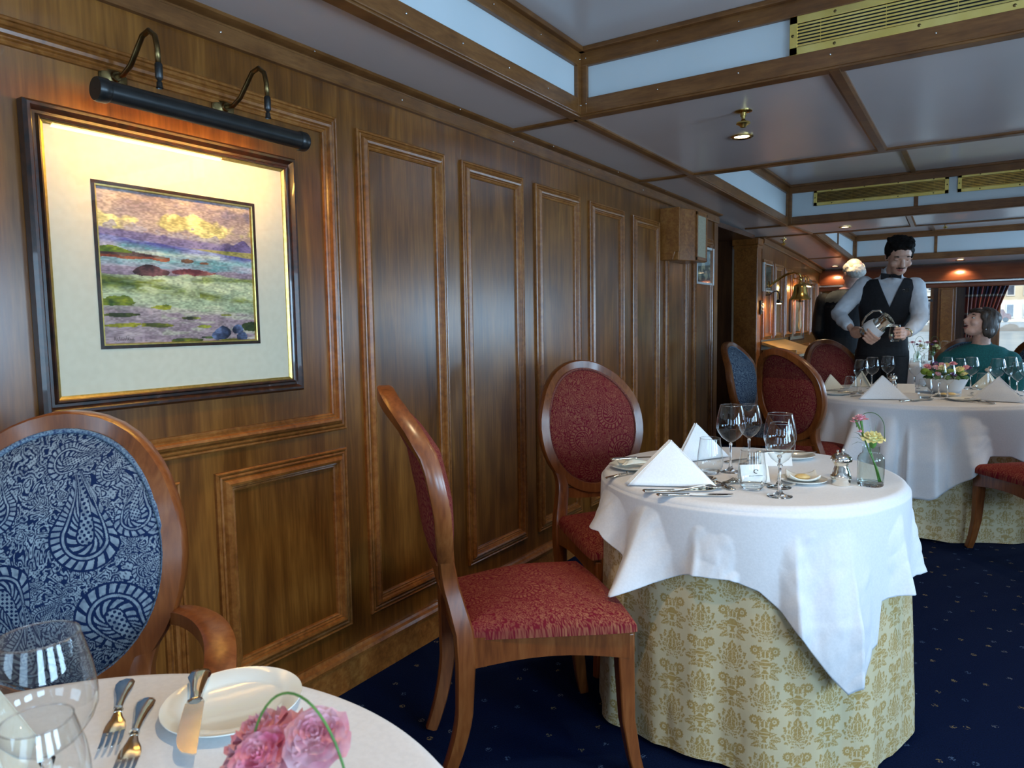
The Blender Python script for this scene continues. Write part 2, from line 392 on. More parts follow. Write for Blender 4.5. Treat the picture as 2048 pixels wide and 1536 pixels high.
def window(c, w, axis, pos, z0=WZ0, z1=WZ1, bars=(), mt='mould', fr=.05, glass=True):
    wn[0] += 1
    f = MB()
    def bx(u0, u1, a, b2, t=.07):
        cc, d = ((pos, (u0+u1)/2, (a+b2)/2), (t, u1-u0, b2-a)) if axis == 'x' else (((u0+u1)/2, pos, (a+b2)/2), (u1-u0, t, b2-a))
        f.box(cc, d)
    bx(c-w/2-.01, c+w/2+.01, z0-.01, z0+fr); bx(c-w/2-.01, c+w/2+.01, z1-fr, z1+.01); bx(c-w/2-.01, c-w/2+fr, z0, z1); bx(c+w/2-fr, c+w/2+.01, z0, z1)
    for zb in bars: bx(c-w/2, c+w/2, zb-.014, zb+.014, .05)
    o = struct(f.build('window_%d' % wn[0], Mt[mt], smooth=0, bev=.004))
    if glass:
        g = MB()
        if axis == 'x': g.box((pos+.02, c, (z0+z1)/2), (.004, w-.02, z1-z0-.02))
        else: g.box((c, pos+(.02 if pos > 0 else -.02), (z0+z1)/2), (w-.02, .004, z1-z0-.02))
        g.build('pane', Mt['pane'], o, smooth=0)
    return o
for y, w in RWIN: window(y, w, 'x', XR+.04)
for x, w in BWIN: window(x, w, 'y', YB-.04)
# ---- far wall with two windows looking on the harbour
BW = [(-.80, .655), (.74, 1.10)]       # centre, width
BZ0, BZ1 = .55, 1.60
mb = MB()
def fb(x0, x1, z0, z1): mb.box(((x0+x1)/2, YF+.05, (z0+z1)/2), (x1-x0, .1, z1-z0))
fb(W-.1, XR+.1, -.05, BZ0); fb(W-.1, XR+.1, BZ1, 2.05)
u = W-.1
for c, w in BW: fb(u, c-w/2, BZ0, BZ1); u = c+w/2
fb(u, XR+.1, BZ0, BZ1)
struct(mb.build('wall_back', Mt['wall'], smooth=0))
Mt['alu'] = noisy('grey window frame', (.10,.09,.09), (.14,.13,.13), 20, .5)
window(BW[0][0], BW[0][1], 'y', YF+.05, BZ0, BZ1, (1.455,), 'mould', .035); window(BW[1][0], BW[1][1], 'y', YF+.05, BZ0, BZ1, (), 'mould', .02)
trim(MB().box((-.70+.0, YF+.02, 1.415), (.44, .03, .03)), 'alu', smooth=0)
# panelling post between the windows
pp = MB().box((-.33, YF-.02, 1.02), (.19, .05, 1.12)); pp.box((-.33, YF-.05, 1.02), (.13, .02, 1.05)); trim(pp, 'mould', smooth=0, bev=.004)
# curved valance along the far wall with a metal rail
va = MB(); sec = []
for i in range(9):
    a = PI/2*i/8; sec.append((-(.03+.20*math.cos(a)), 1.64+.20*math.sin(a)))
Mt['valance'] = wood('mahogany valance', (.10,.022,.008), (.17,.042,.014), (.24,.07,.024), (1.2,14,14), .35, .3)
P = []
for x in (W+.003, XR-.003): P.append([(x, YF+yy, zz) for yy, zz in [(0, 1.64)]+sec+[(0, 1.84)]])
n = len(P[0]); va.add(P[0]+P[1], [tuple(range(n)), tuple(range(2*n-1, n-1, -1))]+[(i, (i+1) % n, n+(i+1) % n, n+i) for i in range(n)])
trim(va, 'valance', smooth=40)
lv = MB().box(((W+XR)/2, YF-.11, 1.585), (XR-W, .2, .05)); trim(lv, 'valance', smooth=0, bev=.01)
trim(MB().box(((W+XR)/2, YF-.235, 1.622), (XR-W, .015, .024)), 'steel', smooth=0, bev=.004)
# ---- ceiling: lower deck-head panels around three raised coffers
CF = [(-1.38, 2.633, YB, 2.30), (-1.40, 6.45, 4.06, 2.34), (-1.30, 9.55, 7.10, 2.20)]   # left x, far y, near y, top z
XC = 1.9
mb = MB()
def slab(x0, x1, y0, y1, n=1, z=None):
    ys = lines(y0, y1, n)
    for a, c in zip(ys, ys[1:]):
        za, zb_ = (zc(a), zc(c)) if z is None else (z, z)
        V = [(x0,a,za),(x1,a,za),(x1,c,zb_),(x0,c,zb_)]; V += [(x,y,zz+.04) for x, y, zz in V]
        mb.add(V, [(0,3,2,1),(4,5,6,7),(0,1,5,4),(1,2,6,5),(2,3,7,6),(3,0,4,7)])
slab(W-.75, CF[0][0], YB-.1, 4.06, 3); slab(W-.75, CF[1][0], 4.06, 7.1, 4); slab(W-.75, CF[2][0], 7.1, YF+.1, 4)
slab(XC, XR+.1, YB-.1, YF+.1, 8)
slab(CF[0][0], XC, 2.633, 4.06, 2); slab(CF[1][0], XC, 6.45, 7.1); slab(CF[2][0], XC, 9.55, YF+.1)
for xl, yf, yn, zt in CF: slab(xl-.05, XC+.05, yn-.05, yf+.05, 1, zt)
struct(mb.build('ceiling', Mt['ceil'], smooth=0))
# white upright faces of the coffers + roof over everything (keeps daylight out)
mb = MB()
for xl, yf, yn, zt in CF:
    za, zb_ = zc(yf)+.005, zt
    mb.box(((xl+XC)/2, yf+.02, (za+zb_)/2), (XC-xl+.08, .04, zb_-za)); mb.box(((xl+XC)/2, yn-.02, (zc(yn)+zb_)/2), (XC-xl+.08, .04, zb_-zc(yn)))
    for x, s in ((xl, -1), (XC, 1)):
        xa, xb = sorted((x, x+s*.04)); q = [(xa, yn, zc(yn)+.005), (xb, yn, zc(yn)+.005), (xb, yf, zc(yf)+.005), (xa, yf, zc(yf)+.005)]
        mb.add(q+[(a, b_, zb_) for a, b_, _ in q], [(0,3,2,1),(4,5,6,7),(0,1,5,4),(1,2,6,5),(2,3,7,6),(3,0,4,7)])
struct(mb.build('ceiling_coffer', Mt['white'], smooth=0))
struct(MB().box((.3, (YB+YF)/2, 2.45), (5.6, YF-YB+.6, .06)).build('ceiling_roof', Mt['dkwood'], smooth=0))
mb = MB()
for x in (W-.8, XR+.13): mb.box((x, (YB+YF)/2, 2.24), (.05, YF-YB+.5, .38))
for y in (YB-.2, YF+.15): mb.box((.3, y, 2.24), (4.9, .06, .38))
struct(mb.build('ceiling_edge', Mt['dkwood'], smooth=0))
# oak trims of each coffer
def batten(p, q, w=.045, h=.012, m='trim', mb=None):
    b_ = mb or MB(); n = 6
    pts = [(p[0]+(q[0]-p[0])*i/n, p[1]+(q[1]-p[1])*i/n, 0) for i in range(n+1)]
    pts = [(x, y, zc(y)) for x, y, _ in pts]
    b_.sweep(pts, [(-w/2,0),(-w/2,-h*.6),(-w*.3,-h),(w*.3,-h),(w/2,-h*.6),(w/2,0)], (0,0,1))
    return None if mb else trim(b_, m, smooth=25)
for k, (xl, yf, yn, zt) in enumerate(CF):
    mb = MB(); xr = XC; zf = zc(yf); zn = zc(yn)
    # bottom rail: face board (visible inside coffer) + lip under the deckhead
    def board(p, q, w, h): mb.bar(p, q, w, h)
    hb, ht = .062, .055
    # far side
    board((xl, yf-.008, zf+hb/2-.004), (xr, yf-.008, zf+hb/2-.004), .018, hb); board((xl, yf+.014, zf-.005), (xr, yf+.014, zf-.005), .05, .012)
    board((xl, yf-.009, zt-ht/2-.014), (xr, yf-.009, zt-ht/2-.014), .02, ht); board((xl, yf-.02, zt-.009), (xr, yf-.02, zt-.009), .042, .018)
    # left side
    board((xl+.008, yn, zn+hb/2-.004), (xl+.008, yf, zf+hb/2-.004), .018, hb); board((xl-.014, yn, zn-.005), (xl-.014, yf, zf-.005), .05, .012)
    board((xl+.009, yn, zt-ht/2-.014), (xl+.009, yf, zt-ht/2-.014), .02, ht); board((xl+.02, yn, zt-.009), (xl+.02, yf, zt-.009), .042, .018)
    # near side lip
    board((xl, yn, zn-.005), (xr, yn, zn-.005), .05, .012); board((xl, yn+.008, zn+hb/2), (xr, yn+.008, zn+hb/2), .018, hb); board((xl, yn+.02, zt-.009), (xr, yn+.02, zt-.009), .042, .018)
    # corner post, mid posts
    mb.box((xl+.009, yf-.022, (zf+zt)/2), (.018, .04, zt-zf)); mb.box((xl+.022, yf-.009, (zf+zt)/2), (.044, .018, zt-zf))
    for xp in ((-.44, .55) if k else (-.40, .55)): mb.box((xp, yf-.003, (zf+zt)/2), (.03, .007, zt-zf)); mb.bar((xp-.02, yn, zt-.006), (xp-.02, yf, zt-.006), .034, .014)
    if k == 2: mb.box((xl+.006, 8.4, (zc(8.4)+zt)/2), (.014, .03, zt-zc(8.4)))
    trim(mb, 'trim', smooth=0, bev=.003)
for p, q, w in (((-1.40, 2.633), (-1.40, 4.06), .045), ((W, 2.655), (-1.40, 2.655), .04), ((W, 4.04), (XC, 4.04), .04), ((-.43, 2.64), (-.43, 4.03), .05), ((.56, 2.64), (.56, 4.03), .05),
                ((W, 6.46), (-1.4, 6.46), .035), ((-1.38, 6.46), (-1.32, 7.1), .04), ((-.49, 6.46), (-.50, 7.1), .05), ((W, 7.10), (-1.3, 7.10), .035), ((W, 9.0), (-1.3, 9.0), .03), ((-1.32, 9.55), (XC, 9.57), .03)):
    batten(p, q, w)
# screw heads along the trims (small bright dots)
mb = MB()
for i in range(9): mb.ell((W+.021, -.2+i*.72, zc(-.2+i*.72)-.042), .0035, None, 6, 4); mb.ell((W+.05, .1+i*.72, zc(.1+i*.72)-.008), .003, None, 6, 4)
for i in range(7): mb.ell((-1.36, 1.05+i*.26, 2.05+.03), .0035, None, 6, 4); mb.ell((-1.358, 1.1+i*.3, 2.255), .003, None, 6, 4)
for i in range(8): mb.ell((-1.34+i*.3, 2.616, 2.085), .0035, None, 6, 4); mb.ell((-1.34+i*.3, 2.614, 2.26), .003, None, 6, 4)
o = struct(mb.build('trim_screws', Mt['steel'], smooth=180)); 
# ================================================================== PATTERNS
def paisley(u, v, s, dark, light, drops):
    """u,v metres; woven paisley: filigree scrolls and outlined teardrops; returns colours"""
    U = u*s; V = v*s
    wx = U+.03*fbm(U*14, V*14, 2, 11); wy = V+.03*fbm(U*14, V*14, 2, 23)
    f = vn(wx*60, wy*60, 5)*.6+vn(wx*150, wy*150, 9)*.25
    line = np.sin(f*22)+.15
    petals = np.sin(wx*900)*np.sin(wy*900)
    p = np.where(line > -.05, 1., 0.)*(.62+.38*np.sign(petals+.45))
    for cx, cy, r, ang, mir in drops:
        x = U-cx; y = V-cy
        a = math.cos(ang); b = math.sin(ang); x, y = (x*a+y*b)/r, (-x*b+y*a)/r
        x = x*mir
        xb = x-.42*np.clip(y+.2, 0, 3)**2*.55       # curl of the tail
        w = np.where(y < 0, np.sqrt(np.clip(1-y*y, 0, 1)), np.clip(1-(y/2.3)**1.05, 0, 1)*np.sqrt(np.clip(1.02-(y/2.4)**2, 0, 1)))
        d = np.where((y > -1) & (y < 2.3), np.abs(xb)/np.maximum(w, .02), 9)
        d = np.where(y < 0, np.sqrt(xb*xb+y*y), d)
        ph = np.arctan2(y-.3, xb)
        ring = np.where(d < 1.12, 0, -1)
        ring = np.where((d < 1.05) & (d > .78), (np.sin(ph*26+y*7) > -.45), ring)
        ring = np.where((d < .72) & (d > .64), 1, ring)
        ring = np.where((d < .56) & (d > .30), (np.sin(ph*15-d*22) > -.1), ring)
        ring = np.where(d < .24, 1-(np.sin(x*30)*np.sin(y*30) > .2), ring)
        p = np.where(ring >= 0, ring*.95, p)
    p = p*(.72+.28*vn(U*160, V*160, 3))*(.75+.25*vn(U*2.2, V*2.2, 8))
    p = np.clip(p, 0, 1)[..., None]
    return np.array(dark)*(1-p)+np.array(light)*p
DROPS = [(.0,-.09,.022,1.2,1), (.12,.15,.022,2.0,-1), (-.10,.16,.024,.9,1), (.16,-.10,.022,-.6,1), (-.17,-.02,.022,.4,-1), (-.06,-.19,.022,2.2,1), (.11,-.19,.024,1.5,1),(-.07,.05,.055,.25,1), (.065,-.045,.05,2.4,-1), (-.115,-.10,.06,2.9,1), (.085,.10,.035,-.5,-1), (.03,-.165,.045,.5,1), (-.02,.18,.03,1.8,1), (.14,.02,.03,.2,1), (-.15,.08,.035,-.4,-1)]
BLUE = ((.006,.017,.060), (.40,.48,.52)); RED = ((.15,.009,.018), (.35,.14,.07))
# ================================================================== CHAIRS
def back_y(z):
    zs = [0,.21,.36,.43,.545,.65,.76,.883,.95,1.02,1.06,1.1]; ys = [-.245,-.224,-.22,-.223,-.251,-.266,-.276,-.30,-.338,-.387,-.405,-.42]
    return np.interp(z, zs, ys)
def make_chair(label, colours, arms, res, group=None, name='dining_chair'):
    t = thing(name, label, 'chair', (0,0,0), 0, group)
    dark, light = colours
    RX, RZ, CZ = .213, .248, .79                     # centre line of the oval frame
    sec = [(-.021,-.017),(-.014,-.021),(.014,-.021),(.021,-.017),(.021,.017),(.014,.021),(-.014,.021),(-.021,.017)]
    mb = MB(); N = 44
    pts = [(RX*math.cos(2*PI*i/N), float(back_y(CZ+RZ*math.sin(2*PI*i/N))), CZ+RZ*math.sin(2*PI*i/N)) for i in range(N)]
    mb.sweep(pts, [(y, x) for x, y in sec][::-1], (0,1,0), closed=True); mb.build('back_frame', Mt['chair'], t, smooth=40)
    # stiles run from the oval down into sabre rear legs
    for s in (-1, 1):
        P = curve([(.168,.64),(.150,.585),(.150,.54),(.160,.49),(.172,.43),(.175,.36),(.172,.28),(.163,.18),(.15,.09),(.138,0)], 3)
        mb = MB(); mb.sweep([(s*x, float(back_y(z))-.75*max(0, .22-z)**2, z) for x, z in P], sec, (0,1,0), sc=curve([(.8,.9),(.95,1),(1,1.05),(1.05,1.1),(1.1,1.2),(1.1,1.2),(1,1.1),(.9,1),(.8,.9),(.72,.8)], 3))
        mb.build('leg', Mt['chair'], t, smooth=40)
        mb = MB(); P = [(.208,.20,.40),(.209,.203,.30),(.212,.208,.16),(.222,.222,.06),(.232,.235,0)]
        mb.sweep([(s*x, y, z) for x, y, z in P], [(-.022,-.022),(.022,-.022),(.022,.022),(-.022,.022)], (0,1,0), sc=[1.05,1,.85,.75,.7])
        mb.build('leg', Mt['chair'], t, smooth=30, bev=.004)
    # web that fills the neck below the oval
    mb = MB(); mb.sweep([(-.155,-.257,.535),(-.08,-.254,.525),(0,-.252,.522),(.08,-.254,.525),(.155,-.257,.535)], [(-.012,-.02),(.012,-.02),(.012,.02),(-.012,.02)], (0,0,1)); mb.build('lower_rail', Mt['chair'], t, smooth=40)
    # upholstered oval, domed both ways
    pass
    for nm, sg, bul in (('back_pad', 1, .040), ('back_pad', -1, .034)):
        nr, na = (res, int(res*3.4)) if sg > 0 else (90, 300)
        r = np.linspace(.0, 1, nr)[:, None]; a = np.linspace(0, 2*PI, na, endpoint=False)[None, :]
        x = .196*r*np.cos(a); dz = .231*r*np.sin(a); z = CZ+dz
        y = back_y(z)+sg*(.006+bul*np.sqrt(np.clip(1-r**2.6, 0, 1))*np.ones_like(a))
        P = np.stack([x, y, z+0*x], -1); P = np.concatenate([P, P[:, :1]], 1)
        cc = paisley(np.concatenate([x, x[:, :1]], 1)*sg, np.concatenate([dz, dz[:, :1]], 1)*np.ones((nr, na+1)), 1.0, dark, light, DROPS)
        npgrid(nm, P, Mt['patt'], t, cols=cc, flip=(sg < 0))
    n = 60
    pp = [(.197*math.cos(2*PI*i/n), float(back_y(CZ+.232*math.sin(2*PI*i/n)))+.016, CZ+.232*math.sin(2*PI*i/n)) for i in range(n)]
    mb = MB().tube(pp, .0055, 6, True); mb.build('piping', noisy_piping[colours is RED], t, smooth=180)
    # seat
    def half(v): return .188+(.255-.188)*np.clip((v+.22)/.44, 0, 1)
    nu, nv = int(res*1.5), int(res*1.5)
    u = np.linspace(-1, 1, nu)[:, None]; v = np.linspace(-1, 1, nv)[None, :]
    yy = .225*v+.015*(1-u*u)*(v > 0)*v; xx = half(yy)*u*(1-.03*np.abs(v)**6)
    edge = np.clip(1-np.maximum(np.abs(u)**5, np.abs(v)**5), 0, 1)
    z = .412+.052*edge**.35+.020*(1-u*u)*(1-v*v)+.008*np.cos(v*3)*edge
    cc = paisley(xx, yy, 1.0, dark, light, DROPS)
    npgrid('seat', np.stack([xx, yy, z], -1), Mt['patt'], t, cols=cc)
    # apron rails (curved undersides)
    mb = MB()
    def rail(p, q, dip):
        n = 8
        for i in range(n):
            a0, a1 = i/n, (i+1)/n
            A = Vector(p).lerp(Vector(q), a0); B = Vector(p).lerp(Vector(q), a1)
            z0 = .335+dip*math.sin(PI*a0); z1 = .335+dip*math.sin(PI*a1); d = (B-A).normalized(); s = Vector((-d.y, d.x, 0))*.012
            V = [A-s, B-s, B+s, A+s]
            mb.add([(w.x, w.y, zz) for w, zz in zip(V, (z0, z1, z1, z0))]+[(w.x, w.y, .418) for w in V], [(0,3,2,1),(4,5,6,7),(0,1,5,4),(1,2,6,5),(2,3,7,6),(3,0,4,7)])
    rail((-.215,.218,0), (.215,.218,0), .022); rail((-.178,-.215,0), (.178,-.215,0), .01)
    rail((-.178,-.21,0), (-.222,.21,0), .022); rail((.178,-.21,0), (.222,.21,0), .022)
    mb.build('seat_rail', Mt['chair'], t, smooth=20)
    if arms:
        for s in (-1, 1):
            mb = MB(); P = [(.196,-.285,.665),(.240,-.245,.676),(.290,-.18,.678),(.325,-.10,.670),(.338,-.02,.640),(.332,.04,.58),(.305,.09,.50),(.252,.12,.40)]
            mb.sweep(curve([(s*x, y, z) for x, y, z in P]), [(-.024,-.013),(-.016,-.017),(.016,-.017),(.024,-.013),(.024,.013),(.016,.017),(-.016,.017),(-.024,.013)], (0,0,1), sc=[float(q) for q in np.interp(np.linspace(0, 7, 29), range(8), [.8,.9,1,1.05,1.05,1,.95,.9])])
            mb.build('armrest', Mt['chair'], t, smooth=40)
    return t
noisy_piping = {False: noisy('navy piping', (.02,.04,.11), (.20,.28,.34), 260, .8), True: noisy('claret piping', (.10,.008,.015), (.26,.08,.04), 260, .8)}
def ang(f): return math.atan2(f[1], f[0])-PI/2
def place(o, back, deg):
    """put the chair so that the top of its back is at `back`, facing compass angle deg"""
    a = math.radians(deg); o.location = (back[0]+.40*math.cos(a), back[1]+.40*math.sin(a), 0); o.rotation_euler = (0, 0, a-PI/2)
G1 = 'oval-backed dining chairs'
cb = make_chair('blue paisley oval-backed armchair at the near table, largest in view', BLUE, True, 240, G1, 'dining_armchair'); place(cb, (-1.515,.70), -46)
cr1 = make_chair('red paisley dining chair seen side-on, seat pushed up to the small table', RED, False, 150, G1); place(cr1, (-1.33,1.40), 46)
cr2 = dup(cr1, (0,0,0), 0, 'red paisley dining chair facing forward between the wall and the small table', G1); place(cr2, (-1.42,2.69), -37)
cr3 = dup(cr1, (0,0,0), 0, 'dark red oval chair seen from behind, nearest to the camera at the large table', G1); place(cr3, (-.94,4.13), 60)
cr4 = dup(cr1, (0,0,0), 0, 'red oval chair at far left of the large table, half hidden', G1); place(cr4, (-1.0,5.93), -48)
cr5 = dup(cr1, (0,0,0), 0, 'red-seated dining chair cut off by the right edge of the photo', G1); place(cr5, (.52,3.97), 121)
cb2 = dup(cb, (0,0,0), 0, 'narrow-looking blue-backed chair against the wall by the dark recess', G1); place(cb2, (-1.53,5.22), -8)
for c_ in list(cb2.children):
    if c_.name.startswith('armrest'): bpy.data.objects.remove(c_)
cb3 = dup(cb, (0,0,0), 0, 'blue-backed chair behind the woman in teal', G1); place(cb3, (-.06,6.38), -98)
cb4 = dup(cb, (0,0,0), 0, 'blue-backed chair at the far right edge beside the harbour window', G1); place(cb4, (.41,6.62), 78)
# ================================================================== TABLES
def damask(a, z):
    """a arc length, z height in metres: half-drop repeat of an acanthus flower head over an urn with scrolls"""
    PX, PZ = .087, .188
    col = np.floor(a/PX); u = a-(col+.5)*PX; zz = z+np.where(col % 2 > .5, PZ/2, 0)
    k = np.floor(zz/PZ); w = zz-(k+.5)*PZ
    g = np.zeros(u.shape, np.float32)
    def leaf(cx, cy, an, ln, wd, ser=9, bend=0.0, vein=True):
        nonlocal g
        ca, sa = math.cos(an), math.sin(an); x = ((u-cx)*sa+(w-cy)*ca)/ln; y = ((u-cx)*ca-(w-cy)*sa)/(wd*1.25)
        y = y-bend*x*x; inn = (x > 0) & (x < 1)
        ww = np.where(inn, np.sin(PI*np.clip(x, 0, 1)**.62)**.8, 0)*(1+.16*np.sin(x*ser*2*PI))
        ay = np.abs(y); g = np.where((ay < ww*1.22+.10) & (x > -.02) & (x < 1.06), 0, g)
        m_ = (ay < ww) & inn
        if vein: m_ &= ~((ay < .11) & (x < .8)) & ~(np.abs(np.sin((x*5-ay*1.4)*PI)) < .16)
        g = np.where(m_, 1, g)
    def ring(cx, cy, r0, r1, a0=-9, a1=9, fr=0):
        nonlocal g
        x = u-cx; y = w-cy; r = np.hypot(x, y); t = np.arctan2(y, x)*np.sign(cx if cx else 1); t = np.arctan2(y, np.abs(x) if not cx else x*np.sign(cx))
        q = (r > r0) & (r < r1*(1+fr*np.sin(t*11))) & (t > a0) & (t < a1); g = np.where(q, 1, g)
    cy = .040
    for s in (-1, 1):
        for an, ln, wd in ((2.55,.036,.012),(1.95,.040,.013),(1.40,.044,.014),(.88,.047,.014),(.42,.050,.013)): leaf(0, cy-.004, s*an, ln, wd, 3, s*.25)
    leaf(0, cy-.004, 0, .054, .013, 3)
    for s in (-1, 1):
        for an, ln, wd in ((2.2,.022,.008),(1.3,.025,.009),(.6,.027,.009)): leaf(0, cy-.004, s*an, ln, wd, 2, s*.2)
    leaf(0, cy-.004, 0, .030, .009, 2)
    for s in (-1, 1):
        # ram's-horn scrolls, long sweeping leaves under the urn
        leaf(s*.006, -.040, s*.55, .034, .010, 4, s*-.9); ring(s*.026, -.018, .0055, .0125, -9, 9, .10); ring(s*.026, -.018, 0, .0028)
        leaf(s*.004, -.068, s*1.25, .046, .0085, 6, s*1.5); leaf(s*.003, -.078, s*1.75, .036, .007, 5, s*1.2); leaf(s*.003, -.060, s*.95, .030, .007, 4, s*1.1)
    au = np.abs(u); bd = (au < .0095+.0055*np.cos((w+.052)*190)) & (np.abs(w+.058) < .020); g = np.where(au < 0, g, g)
    g = np.where((au < .013) & (np.abs(w+.058) < .023), 0, g); g = np.where(bd & (np.abs(np.sin((w+.058)*330)) > .22), 1, g)
    leaf(0, -.036, 0, .022, .008, 2); leaf(0, -.080, PI, .022, .007, 2)
    n = .88+.12*vn(a*400, z*400, 2)
    g = (g*n)[..., None]
    return np.array((.68,.56,.34))*(1-g)+np.array((.44,.27,.065))*g
def round_table(name, label, c, R, hgt=.735):
    t = thing(name, label, 'table', (c[0], c[1], 0))
    MB().lathe([(.001,hgt-.025),(R-.022,hgt-.025),(R-.016,hgt-.018),(R-.016,hgt-.006),(R-.022,hgt-.001),(.001,hgt)], 48).build('table_top', Mt['dkwood'], t, smooth=30)
    MB().lathe([(.05,.03),(.045,.1),(.04,.6),(.06,hgt-.025)], 20, cap=True).build('pedestal', Mt['dkwood'], t, smooth=30)
    MB().lathe([(.001,.045),(.16,.04),(.22,.02),(.22,.0),(.001,.0)], 32).build('base', Mt['dkwood'], t, smooth=30)
    return t
def skirt(name, label, c, R, Rb, na, nz, zb, folds, hgt=.735, vis=0):
    vis = math.radians(vis); d_ = int(na*.8)       # finer weave on the side that can be seen
    a = np.concatenate([np.linspace(vis-1.75, vis+1.75, d_, endpoint=False), np.linspace(vis+1.75, vis-1.75+2*PI, na-d_, endpoint=False)])[:, None]; s = np.linspace(0, 1, nz)[None, :]
    z = (hgt-.02)-(hgt-.02-zb)*s+.0*a
    f = sum(am*np.sin(k*a+ph) for k, am, ph in folds)
    sharp = .012*fbm(a*6, s*2, 3, 4)*s
    r = R+.002+(Rb-R)*s**.8+f*s**.8+sharp
    hem = .010*np.sin(a*3+1)+.006*np.sin(a*7)
    z = np.maximum(z+hem*(s > .9)*(s-.9)*10, .004)
    P = np.stack([c[0]+r*np.cos(a), c[1]+r*np.sin(a), z], -1)
    cols = damask((a*R*1.06)*np.ones_like(s), z)
    o = npgrid(name, P, Mt['damask'], None, closed=True, cols=cols, flip=True)
    return tag(o, label, 'tablecloth', 'gold damask underskirts')
def overcloth(name, label, c, R, hemf, flare, folds, rmin=.05, na=360, nz=60, hgt=.7375, group='white linen tablecloths', puff=.0, crease=1.0, seed=0):
    """linen over a round top: flat disc, soft shoulder, then hanging to the hem height hemf(angle) with folds"""
    a = np.linspace(0, 2*PI, na, endpoint=False); deg = np.degrees(a); hz = hemf(deg)
    fo = folds(deg)
    nin = 14; rad = np.concatenate([np.linspace(0, R-.017, nin), np.zeros(nz)])
    P = np.zeros((na, nin+nz, 3))
    for j in range(nin):
        P[:, j] = np.stack([rad[j]*np.cos(a), rad[j]*np.sin(a), hgt+.0006*vn(rad[j]*np.cos(a)*14, rad[j]*np.sin(a)*14, 3+seed)*(j > 0)], -1)
    for j in range(nz):
        s = j/(nz-1)
        if s < .12:
            q = s/.12*PI/2; r = R-.012+.018*np.sin(q)+0*a; z = hgt-.018*(1-np.cos(q))+0*a; dr = 0
        else:
            t = (s-.12)/.88; z = hgt-.018-(hgt-.018-hz)*t
            d = (hgt-.018-hz)*t
            r = R+.006+flare*d+fo*np.clip(d/.2, 0, 1.4)**1.2+puff*np.sin(PI*np.clip(t, 0, 1))
            r = r+crease*(.006*fbm(a*9, d*9+seed, 3, 7)+.004*np.abs(vn(a*13+d*20, d*16, 9+seed)))*np.clip(d/.06, 0, 1)
            r = np.maximum(r, R+.012+rmin*np.clip(d/.4, 0, 1)**.8)
        P[:, nin+j] = np.stack([r*np.cos(a), r*np.sin(a), z], -1)
    P[:, :, 0] += c[0]; P[:, :, 1] += c[1]
    o = npgrid(name, P, Mt['cloth'], None, closed=True, solid=.0022)
    return tag(o, label, 'tablecloth', group)
def gs(d, c, w): x = (d-c+180) % 360-180; return np.exp(-(x/w)**2)
def perinterp(xs, ys): return lambda d: np.interp(d, np.array(xs+[xs[0]+360]), np.array(ys+[ys[0]]), period=360)
# small round table in the middle
T2, R2t = (-.602, 2.275), .445
round_table('round_table', 'small round dining table in the middle under white linen', T2, R2t)
skirt('table_skirt', 'gold damask skirt hanging to the carpet under the middle table', T2, R2t, .458, 1250, 330, .008, [(5,.010,.4),(11,.008,1.3),(19,.004,.2),(3,.012,2.2)], vis=-76)
hem2 = perinterp([-180,-160,-145,-130,-122,-116,-111,-104,-92,-80,-71,-64,-57,-51,-46,-42,-37,-33,-30,-28,-24,-10,-3,4,9,13,30,60,90,120,150],
                 [.56,.57,.59,.595,.545,.50,.47,.505,.548,.545,.52,.47,.385,.315,.268,.285,.315,.345,.36,.472,.475,.485,.485,.50,.53,.548,.5,.42,.5,.4,.46])
es = lambda d, c, w: np.exp(-np.abs((d-c+180) % 360-180)/w)
fold2 = lambda d: .115*gs(d,-134,10)+.085*gs(d,-111,7)+.02*es(d,-111,3)-.02*gs(d,-121,4)+.03*es(d,-91,3)+.02*gs(d,-85,7)-.02*gs(d,-70,5)+.030*es(d,-60,4)+.022*es(d,-42,4)+.02*gs(d,-48,9)-.02*gs(d,-29,3)+.022*es(d,-17,3)+.018*gs(d,-15,7)+.018*es(d,2,3)+.015*gs(d,3,5)+.02*es(d,12,3)+.03*np.sin(np.radians(d)*5)*gs(d,110,80)
overcloth('tablecloth', 'white tablecloth on the middle table with a long hanging corner', T2, R2t, hem2, .045, fold2, rmin=.012, na=540, nz=70)
# large round table at the right
T3, R3t = (-.30, 5.13), .68
round_table('round_table', 'large round dining table at right where the waiter pours', T3, R3t)
skirt('table_skirt', 'dull gold damask skirt under the large round table', T3, R3t, .745, 1000, 190, .01, [(7,.012,.4),(15,.010,1.3),(4,.012,2.2)], vis=-80)
hem3 = perinterp([-180,-150,-125,-110,-102,-95,-90.5,-82,-74,-67,-60,-50,-30,0,45,90,135],
                 [.40,.42,.42,.41,.36,.29,.243,.243,.305,.41,.475,.47,.36,.44,.28,.44,.28])
fold3 = lambda d: .03*es(d,-90,2)+.03*es(d,-112,2.5)+.025*es(d,-69,2.5)+.025*es(d,-101,2)+.02*es(d,-80,2)+.05*gs(d,-128,5)-.03*gs(d,-118,4)+.06*gs(d,-111,4)-.03*gs(d,-104,3)+.05*gs(d,-97,4)-.03*gs(d,-93,2)+.035*gs(d,-84,7)-.03*gs(d,-74,4)+.04*gs(d,-66,6)+.02*np.sin(np.radians(d)*9)
overcloth('tablecloth', 'pale blue-white tablecloth on the large round table', T3, R3t, hem3, .16, fold3, na=420, nz=50, seed=3)
# near table, under the camera
T1, R1t = (-.675, .165), .455
round_table('round_table', 'near round table in the bottom left foreground', T1, R1t)
overcloth('tablecloth', 'white tablecloth on the near table in the bottom left foreground', T1, R1t, lambda d: .50+.05*np.cos(np.radians(d)*4), .15, lambda d: .03*np.sin(np.radians(d)*7), na=360, nz=30, seed=6)
